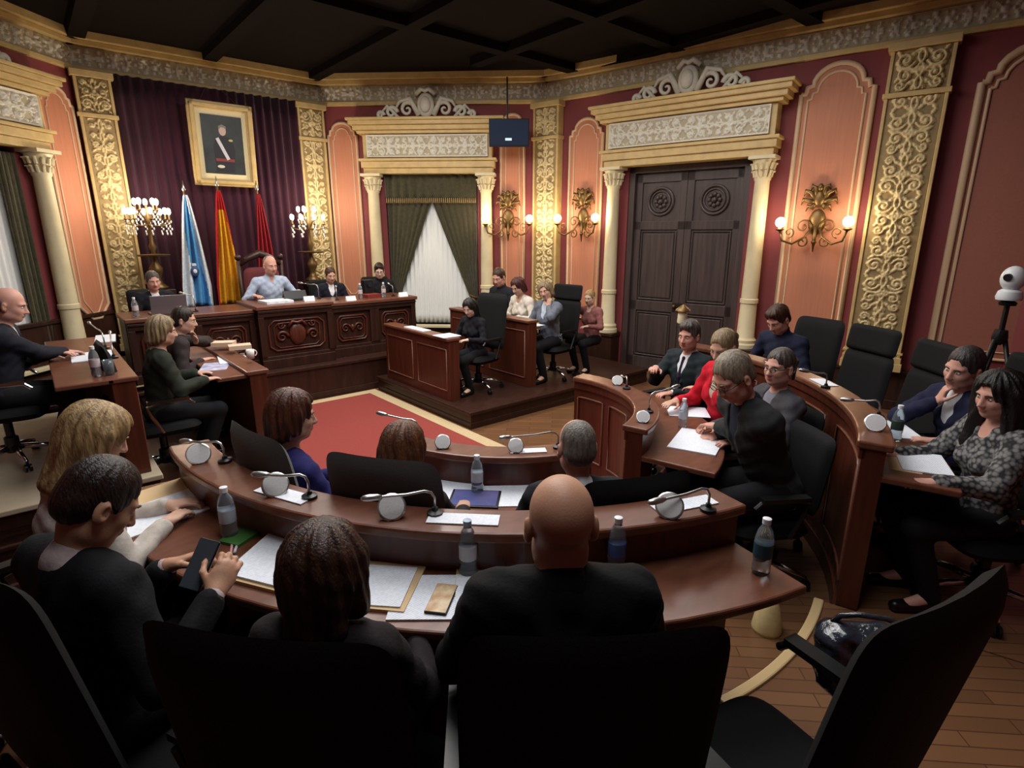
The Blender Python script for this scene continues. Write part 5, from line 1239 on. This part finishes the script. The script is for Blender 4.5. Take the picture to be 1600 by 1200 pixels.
# dais desk
Z1 = 1.25; Z0 = 1.21
o = thing('laptop', 'open grey laptop before the dark suited man at the left end of the dais', 'laptop'); mb = MB(); mb.box((0, 0, 0.01), (0.36, 0.25, 0.018)); mb.build('laptop_base', mat('laptop_grey', (120, 112, 116), 0.4, 0.3), o, bevel=0.004)
mb = MB(); mb.box((0, -0.15, 0.115), (0.36, 0.012, 0.22), R=Matrix.Rotation(math.radians(14), 3, 'X')); mb.build('laptop_lid', MATS['laptop_grey'], o, bevel=0.004); o.location = (-1.30, 7.50, Z0)
paper('white documents before the man in the light blue shirt', -0.10, 7.42, Z1, 4, w=0.34, d=0.30, t=0.03)
o = thing('desk_monitor', 'low black screen before the man in the light blue shirt', 'monitor'); mb = MB(); mb.box((0, 0, 0.07), (0.30, 0.02, 0.12), R=Matrix.Rotation(math.radians(-25), 3, 'X')); mb.build('housing', M_BLACK, o, bevel=0.004); mb = MB(); mb.box((0, 0.02, 0.008), (0.18, 0.14, 0.016)); mb.build('stand', M_BLACK, o, bevel=0.004); o.location = (0.18, 7.5, Z1)
goose('gooseneck microphone before the man in the light blue shirt', (0.48, 7.45), (0.33, 7.62, 1.46), Z1)
goose('gooseneck microphone before the young man in dark suit on the dais', (0.75, 7.5), (0.82, 7.66, 1.38), Z0); goose('gooseneck microphone at the left end of the dais', (-1.02, 7.45), (-1.10, 7.6, 1.42), Z0)
goose('gooseneck microphone at the right end of the dais', (1.60, 7.45), (1.62, 7.6, 1.38), Z0)
for lb, x, y, z in (('clear bottle before the young man in dark suit', 1.08, 7.45, Z0), ('clear bottle right of the two white cards on the dais', 1.42, 7.4, Z0), ('clear bottle at the far left corner of the dais desk', -1.62, 7.4, Z0)): bottle(lb, x, y, z, lab=(196, 180, 176), group='bottles on the dais desk')
for lb, x, z in (('white card on the dais before the man in light blue', 0.30, Z1), ('white card before the young man in dark suit', 0.88, Z0), ('white card before the rightmost man of the dais', 1.70, Z0)):
    o = thing('name_card', lb, 'card', 'standing cards on the dais'); mb = MB(); mb.raw([(-0.07, -0.03, 0), (0.07, -0.03, 0), (0.07, 0, 0.06), (-0.07, 0, 0.06), (-0.07, 0.03, 0), (0.07, 0.03, 0)], [(0, 1, 2, 3), (3, 2, 5, 4), (0, 3, 4), (1, 5, 2), (0, 4, 5, 1)]); mb.build('card_face', M_BLANK, o); o.location = (x, 7.34, z)
flatbox('book', 'dark red book lying on the right part of the dais desk', 'book', rect(1.28, 7.5, 0.24, 0.18, 5), Z0+0.001, 0.05, mat('red_cover', (120, 40, 36), 0.5))
o = thing('video_camera', 'dark camera device between the two men at the right of the dais', 'device'); mb = MB(); mb.box((0, 0, 0.14), (0.14, 0.12, 0.20)); mb.build('housing', M_BLACK, o, bevel=0.01); mb = MB(); mb.tube([(0, -0.06, 0.17), (0, -0.09, 0.17)], 0.035, 12); mb.build('lens', M_NIGHT, o, smooth=True); mb = MB(); mb.box((0, 0, 0.02), (0.10, 0.10, 0.04)); mb.build('foot', M_BLACK, o); o.location = (1.33, 7.72, Z0)
# ---------------------------------------------------------------- people
def heading(x, y): return math.degrees(math.atan2(2.9-y, -x))
SEATS = []
def seated(label, head, floor, face=None, ch=None, chl=None, chback=0.02, **k):
    f = heading(head[0], head[1]) if face is None else face
    r = person(label, head, floor, f, **k)
    if ch:
        a = math.radians(f); s = r.scale[0]
        chair(chl, r.location.x-math.cos(a)*chback, r.location.y-math.sin(a)*chback, floor, f, ch, 'chairs of the seated people')
    return r
BLD = ('blond', (180, 150, 104), (110, 84, 52)); BRN = ('brown', (74, 46, 32), (34, 20, 14)); DBR = ('darkbrown', (48, 34, 28), (22, 15, 12)); GRY = ('grey', (128, 120, 112), (82, 76, 70)); BLK = ('black', (26, 22, 20), (12, 10, 10)); RED = ('auburn', (96, 50, 32), (44, 24, 16)); SAL = ('pepper', (92, 84, 78), (50, 44, 40)); SBL = ('sandy', (150, 128, 96), (96, 80, 58))
dn = (0.0, 0.0, 1.0)
seated('blond woman in pale top writing at the left end of the nearest row', (-2.305, 2.577, 1.459), .15, face=14, ch='low', chl='low black chair under the blond woman', lean=14, look=(-8, 26, 0), fem=True, hair='full', hairc=BLD, top='blouse', topc=(196, 186, 176), g=.006,
       R=(('w',)+(-2.201, 2.460, 0.965), .35, None, None, (0, 0, 1)), L=(('w',)+(-2.163, 2.630, 0.965), .35, None, None, (0, 0, 1)))
seated('dark haired man in dark suit looking down at a phone in the nearest row', (-2.338, 1.909, 1.454), .15, face=24, lean=-1, look=(-14, 38, 0), hair='short', hairc=DBR, skin='tan', shirt=(190, 170, 170), top='suit', topc=(17, 18, 22), g=.0055,
       L=(('w',)+(-2.273, 1.885, 1.084), .9, None, (0.5, 0.8, 0.15), (-0.5, 0.1, 0.8)), R=(('w',)+(-2.191, 1.671, 1.063), .9, None, (-0.15, 0.75, 0.6), (0.7, -0.3, 0.5)), watch=1)
ph = (-2.197, 1.777, 1.113)
phone('dark phone held in both hands by the man at lower left', ph[0], ph[1], ph[2], 0, mat('phone_glass', (70, 76, 84), 0.1), R=(math.radians(50), 0.1, math.radians(-55)))
seated('woman with brown wavy hair seen from behind in the nearest row', (-1.995, 1.269, 1.396), .15, face=42, lean=2, look=(4, 8, 0), fem=True, hair='wavy', hairc=BRN, top='blouse', topc=(36, 30, 32), g=.0065)
seated('bald man in black jacket seen from behind in the nearest row', (-1.516, 0.901, 1.513), .15, face=53, lean=2, look=(0, 6, 0), hair=None, neck=0.062, skin='tan', top='suit', topc=(14, 15, 16), shirt=(18, 18, 20), cuff=False, g=.0055)
seated('woman with short auburn hair and blue blouse in the second row', (-1.603, 2.593, 1.388), 0.0, face=2, lean=-2, look=(-8, 8, 0), fem=True, hair='bob', hairc=RED, top='blouse', topc=(38, 36, 92), g=.0065)
seated('woman with auburn brown hair in the middle of the second row', (-1.317, 2.047, 1.308), 0.0, face=33, lean=-2, look=(0, 14, 0), fem=True, hair='bob', hairc=('chestnut', (112, 66, 40), (54, 32, 20)), top='blouse', topc=(40, 34, 34), g=.0065)
seated('balding grey haired man in dark jacket at the right of the second row', (-0.743, 1.561, 1.319), 0.0, face=58, lean=-2, look=(2, 6, 0), hair='thin', hairc=GRY, skin='pink', top='suit', topc=(30, 30, 36), g=.006)
# left side
seated('grey blond person in dark green jacket at the desk left of the carpet', (-1.719, 5.080, 1.479), .2, face=0, ch='chrome', chl='black chair behind the person in dark green at the left desk', lean=6, look=(-4, 8, 0), fem=True, hair='bob', hairc=SBL, top='loose', topc=(42, 46, 38), g=.008)
seated('dark haired person resting a hand on the cheek beyond the person in dark green', (-1.412, 5.896, 1.445), .2, face=-4, lean=22, look=(-18, 6, 0), hair='short', hairc=DBR, top='suit', topc=(52, 44, 44), shirt=(120, 110, 108), g=.009, L=('chin', .6, (-.9, .35, -.15), (0.2, -0.2, 0.95), (-0.5, 0.8, 0.2)))
seated('bald man in dark suit at the desk at far left', (-2.574, 5.488, 1.720), .4, face=-4, ch='chrome', chl='chair with chrome arms under the bald man at far left', lean=10, look=(-8, 14, 0), hair='fringe', hairc=SAL, skin='pink', top='suit', topc=(34, 35, 44), g=.008, R=(('w',)+(-2.295, 5.683, 1.165), .3, None, None, (0, 0, 1)))
# dais
seated('man in dark suit with open white collar at the left of the dais', (-1.321, 8.000, 1.665), .45, face=-84, ch='low', chl='low black chair of the man at the left of the dais', lean=6, look=(0, 10, 0), hair='short', hairc=SAL, skin='pink', topc=(24, 25, 32), g=.010)
seated('man in light blue shirt presiding at the middle of the dais', (0.082, 8.050, 1.810), .45, face=-88, lean=8, look=(8, 8, 0), hair='thin', hairc=GRY, skin='pink', top='shirt', topc=(172, 186, 208), g=.010, L=((-0.30, 0.30, 0.88), .3), R=((0.30, 0.32, 0.86), .3))
seated('young man in dark suit and white shirt right of the presiding man', (0.902, 8.000, 1.628), .45, face=-95, ch='low', chl='low black chair of the young man in dark suit on the dais', lean=8, look=(0, 14, 0), hair='short', hairc=BRN, topc=(24, 26, 38), g=.010)
seated('man in black clothes at the right end of the dais', (1.682, 8.000, 1.657), .45, face=-105, ch='low', chl='low black chair of the man at the right end of the dais', lean=12, look=(-10, 12, 0), hair='quiff', hairc=DBR, skin='pale', top='turtle', topc=(26, 26, 30), glasses=True, g=.010)
# platform at right
seated('woman with black hair and black clothes at the front platform desk', (1.471, 5.401, 1.346), .2, face=190, ch='plain', chl='black swivel chair of the woman in black on the platform', lean=8, look=(10, 22, 0), fem=True, hair='long', hairc=BLK, skin='pale', top='turtle', topc=(26, 26, 32), g=.009)
seated('man in dark sweater farthest of the three at the second platform desk', (2.846, 6.537, 1.601), .2, face=182, lean=10, look=(14, 20, 0), hair='short', hairc=BRN, skin='pink', top='turtle', topc=(32, 32, 40), g=.010)
seated('woman with auburn hair and cream top in the middle of the second platform desk', (2.633, 5.870, 1.510), .2, face=178, lean=14, look=(10, 22, 0), fem=True, hair='bob', hairc=('wine', (84, 36, 34), (40, 16, 18)), top='blouse', topc=(222, 212, 198), g=.010)
seated('person in grey blue jacket nearest of the three at the second platform desk', (2.598, 5.285, 1.504), .2, face=185, ch='tall', chl='tall black headrest chair of the person in grey blue', chback=.06, lean=8, look=(20, 8, 12), fem=True, hair='bob', hairc=SBL, top='suit', topc=(104, 110, 122), shirt=(186, 196, 214), g=.009, L=('chin', .6, (-.8, .3, -.5), (0.1, -0.2, 0.95), (-0.5, 0.8, 0.2)))
seated('blond person in rose top with raised hand behind the tall headrest chair', (3.406, 5.206, 1.309), .2, face=185, lean=6, look=(6, 10, 0), fem=True, hair='short', hairc=BLD, skin='pale', top='blouse', topc=(150, 96, 92), g=.010, R=((0.20, 0.26, 1.26), .4, (.8, 0, -.6), (0, 0.1, 1), (0, -1, 0.1)))
# right inner bench
seated('man in dark suit and tie at the far end of the low right bench', (1.863, 2.661, 1.365), 0.0, face=172, ch='low', chl='low black chair of the man in the tie', chback=-.06, lean=0, look=(10, 6, 0), hair='quiff', hairc=SAL, skin='pink', topc=(34, 42, 46), tie=(44, 30, 52), g=.008, R=((0.06, 0.36, 0.98), .6), L=((-0.14, 0.36, 0.80), .5))
seated('woman in red jacket at the low right bench', (1.289, 2.042, 1.423), 0.0, face=156, ch='low', chl='low black chair of the woman in red', chback=-.06, lean=6, look=(18, 20, 0), fem=True, hair='updo', hairc=SBL, top='suit', topc=(196, 24, 44), shirt=(190, 170, 150), g=.008, L=(('w',)+(1.593, 2.512, 0.820), .3, None, None, (0, 0, 1)))
seated('grey haired man in dark jacket leaning over documents at the low right bench', (0.426, 1.533, 1.444), 0.0, face=146, ch='low', chl='low black chair of the leaning man in dark jacket', chback=-.06, lean=24, look=(14, 28, 0), hair='short', hairc=('greybrown', (150, 136, 116), (98, 88, 76)), skin='pink', topc=(44, 46, 48), shirt=(40, 44, 60), glasses=True, cuff=False, g=.0065, L=(('w',)+(0.933, 1.919, 0.800), .3, None, None, (0, 0, 1)), R=(('w',)+(0.867, 1.774, 0.800), .3, None, None, (0, 0, 1)))
seated('woman with glasses and grey ponytail in grey jacket behind the leaning man', (1.195, 1.561, 1.378), 0.0, face=150, ch='low', chl='low black chair of the woman with the grey ponytail', chback=-.06, lean=-2, look=(18, 2, 0), fem=True, hair='pony', hairc=SAL, skin='pink', top='suit', topc=(70, 68, 72), shirt=(120, 120, 130), glasses=True, g=.0075)
# right outer row
seated('young man in navy sweater looking down beside the dark double door', (2.550, 2.249, 1.470), .15, face=165, ch='plain', chl='wide black chair right of the young man in navy', chback=.10, lean=12, look=(0, 30, 0), hair='quiff', hairc=BRN, skin='pink', top='turtle', topc=(30, 34, 56), g=.008)
seated('man in navy suit resting his chin on his hand in the right row', (1.591, 0.683, 1.465), .15, face=140, ch='tall', chl='black chair behind the man resting his chin on his hand', chback=.06, lean=12, look=(16, 10, -8), hair='short', hairc=('iron', (62, 56, 54), (34, 30, 28)), skin='pink', topc=(32, 34, 60), g=.0075, R=('chin', .8, (.8, .3, -.6), (-0.25, -0.15, 0.95), (0.4, 0.9, 0.2)))
seated('woman with long dark hair and black and white patterned top at far right', (1.083, 0.455, 1.446), .15, face=134, ch='plain', chl='black chair of the long haired woman at far right', chback=.06, lean=4, look=(14, 10, 0), fem=True, hair='mane', hairc=BLK, skin='pink', top='loose', pattern=mat('dot_print', (26, 26, 32), 0.8, col2=(120, 118, 116), kind='voronoi', vscale=42, bump=0.1), g=.0065, R=((0.18, 0.40, 0.82), .3), L=((-0.20, 0.42, 0.82), .3))
# empty chairs
def ring(label, ang, R, kind, z=.15, df=0): a = math.radians(ang); return chair(label, R*math.cos(a), 2.9+R*math.sin(a), z, ang+180+df, kind, 'empty chairs')
ring('empty black headrest chair right of the gilt carved pilaster', 330.5, 2.66, 'tall'); ring('empty black headrest chair before the brown silk panel at right', 317, 2.62, 'tall')
chair('empty black chair in the foreground with a shiny black bag on it', -1.08, 0.47, .15, 77, 'near', 'empty chairs')
def rowc(label, ang, R, kind, z, df=0): a = math.radians(ang); return chair(label, R*math.cos(a), 2.9+R*math.sin(a), z, ang+180+df, kind, 'chairs of the seated people')
rowc('black chair of the man with the phone at lower left', 205.5, 2.66, 'near', .15); rowc('black chair back behind the brown haired woman in the nearest row', 221, 2.66, 'near', .15); rowc('wide black chair back behind the bald man in the nearest row', 233, 2.63, 'near', .15)
rowc('grey high backed chair of the woman in blue in the second row', 193, 1.54, 'grey', 0, -4); rowc('grey chair back of the auburn brown haired woman in the second row', 214, 1.54, 'grey', 0); rowc('dark chair back behind the balding man of the second row', 246, 1.54, 'plain', 0)
# shiny bag hanging over the arm of the foreground chair
def bag():
    a = math.radians(250); cx, cy = -0.62, 0.40
    o = thing('handbag', 'shiny black quilted bag on the empty foreground chair at lower right', 'bag')
    c = cushion(0.30, 0.26, 0.13, 22, 22, p=3.5); V = []
    for (x, y, z) in c.v: V.append((x+0.006*math.sin(z*70), y+0.010*math.sin(x*62+z*30)*math.sin(z*55-x*20), z+0.008*math.sin(x*40)))
    c.v = V; T = Matrix.Translation((cx, cy, 0.77)) @ Matrix.Rotation(math.radians(-55), 4, 'Z') @ Matrix.Rotation(math.radians(-12), 4, 'X'); c.xform(T)
    c.build('bag_body', mat('patent_black', (44, 47, 56), 0.14, bump=0.9, bscale=26, spec=0.7, coat=0.5), o, smooth='all')
    mb = MB(); mb.tube([(-0.10, 0, 0.12), (-0.085, -0.02, 0.15), (-0.04, -0.03, 0.165), (0.04, -0.03, 0.165), (0.085, -0.02, 0.15), (0.10, 0, 0.12)], 0.009, 8); mb.xform(T); mb.build('bag_handle', MATS['patent_black'], o, smooth='all')
    mb = MB(); mb.box((0, -0.06, 0.03), (0.03, 0.015, 0.04)); mb.xform(T); mb.build('clasp', M_STEEL, o, bevel=0.003); settle(o, (cx, cy, 0.64))
bag()
# presiding chair
def throne():
    o = thing('carved_armchair', 'carved dark armchair with red back behind the presiding man', 'chair'); x, y, z = 0.10, 8.28, 0.45
    T = Matrix.Translation((x, y, z)) @ Matrix.Rotation(PI, 4, 'Z'); red = mat('red_velvet', (96, 28, 34), 0.8, sheen=0.4)
    mb = MB(); mb.box((0, 0, 0.43), (0.60, 0.56, 0.10)); mb.xform(T); mb.build('seat', red, o, bevel=0.03)
    c = cushion(0.50, 0.66, 0.08, p=6); c.xform(T @ Matrix.Translation((0, -0.27, 0.86))); c.build('backrest', red, o, smooth='all')
    mb = MB()
    for s_ in (-1, 1): mb.tube([(s_*0.29, -0.27, 0.02), (s_*0.29, -0.27, 0.7), (s_*0.29, -0.28, 1.28)], 0.03, 8); mb.ball((s_*0.29, -0.28, 1.33), 0.045, 10, 8)
    mb.tube([(-0.29, -0.28, 1.22), (-0.15, -0.29, 1.32), (0, -0.29, 1.38), (0.15, -0.29, 1.32), (0.29, -0.28, 1.22)], [0.03, 0.045, 0.06, 0.045, 0.03], 8); mb.xform(T); mb.build('back_frame', M_WOODD, o, smooth='all')
    for s_ in (-1, 1):
        mb = MB(); mb.tube([(s_*0.31, -0.27, 0.68), (s_*0.32, 0.1, 0.68), (s_*0.32, 0.24, 0.64)], 0.028, 8); mb.tube([(s_*0.31, 0.2, 0.66), (s_*0.30, 0.22, 0.45)], 0.022, 8); mb.xform(T); mb.build('armrest', M_WOODD, o, smooth='all')
        mb = MB(); mb.tube([(s_*0.27, 0.24, 0.0), (s_*0.27, 0.24, 0.42)], [0.022, 0.03], 8); mb.xform(T); mb.build('leg', M_WOODD, o, smooth='all')
    settle(o, (x, y, z))
throne()

# ---------------------------------------------------------------- light
def pt(loc, e, col, r=0.06):
    l = bpy.data.lights.new('lamp_light', 'POINT'); l.energy = e; l.color = col; l.shadow_soft_size = r; o = bpy.data.objects.new('lamp_light', l); COL.objects.link(o); o.location = loc
for p in LAMPS: pt(p, 26, (1.0, 0.80, 0.54), 0.08)
for p in CAND: pt(p+Vector((0, -0.12, 0.05)), 42, (1.0, 0.84, 0.62), 0.15)
def area(loc, sx, sy, e, col, rot=(0, 0, 0)):
    l = bpy.data.lights.new('ceiling_or_fill_light', 'AREA'); l.shape = 'RECTANGLE'; l.size = sx; l.size_y = sy; l.energy = e; l.color = col; o = bpy.data.objects.new('ceiling_or_fill_light', l); COL.objects.link(o); o.location = loc; o.rotation_euler = rot
area((0.0, 3.8, 4.40), 2.4, 2.4, 170, (1.0, 0.97, 0.95))
area((0.6, 6.3, 4.40), 2.4, 1.2, 150, (1.0, 0.94, 0.86))
area((2.6, 3.4, 4.40), 1.6, 1.6, 60, (1.0, 0.95, 0.9))
area((-1.3, 1.3, 4.40), 1.6, 1.6, 52, (0.96, 0.98, 1.0))  # added fill to brighten the nearest rows, not a fixture of the room
o = thing('floor_cone', 'small cream rounded cone standing on the aisle floor by the pale step edge', 'cone'); mb = MB(); mb.lathe([(0.075, 0.0), (0.078, 0.02), (0.070, 0.08), (0.055, 0.15), (0.034, 0.20), (0.012, 0.222), (0.001, 0.225)], n=18); mb.build('cone_body', mat('cream_cone', (222, 200, 144), 0.6, var=0.15, vscale=30), o, smooth='all'); o.location = (0.30, 1.07, 0.0)
# little lantern near the door
o = thing('lantern', 'small cream and brass lantern on a thin stand behind the man in the tie', 'lamp'); x, y = 2.48, 3.13
mb = MB(); mb.lathe([(0.12, 0.0), (0.12, 0.02), (0.02, 0.05), (0.012, 1.23)], (x, y, 0.15), 14); mb.v = [(a, b, c-0.15 if c < 0.3 else c-0.15) for a, b, c in mb.v]; mb.build('stand', M_BRASS, o, smooth=True)
mb = MB(); mb.lathe([(0.045, 1.23), (0.05, 1.24), (0.045, 1.35), (0.04, 1.355)], (x, y, 0), 14); mb.build('lantern_body', mat('cream_shade', (226, 214, 182), 0.6), o, smooth=True)
mb = MB(); mb.lathe([(0.075, 1.355), (0.07, 1.37), (0.03, 1.40), (0.005, 1.42)], (x, y, 0), 14); mb.build('lantern_cap', M_BRASS, o, smooth=True); settle(o, (x, y, 0))
w = bpy.data.worlds.new('world'); sc.world = w; w.use_nodes = True; w.node_tree.nodes['Background'].inputs[0].default_value = (0.02, 0.02, 0.022, 1)

cam = bpy.data.cameras.new('camera'); co = bpy.data.objects.new('camera', cam); COL.objects.link(co); sc.camera = co
cam.sensor_width = 36.0; cam.sensor_fit = 'HORIZONTAL'; cam.lens = 36.0*869/1600; cam.clip_start = 0.05
co.location = (-2.45, 0, 2.1); co.rotation_euler = (math.radians(90-15.1), 0, math.radians(-40.5))
sc.view_settings.view_transform = 'Standard'; sc.view_settings.look = 'None'; sc.view_settings.exposure = 0.0; sc.view_settings.gamma = 1.0; sc.view_settings.use_curve_mapping = False
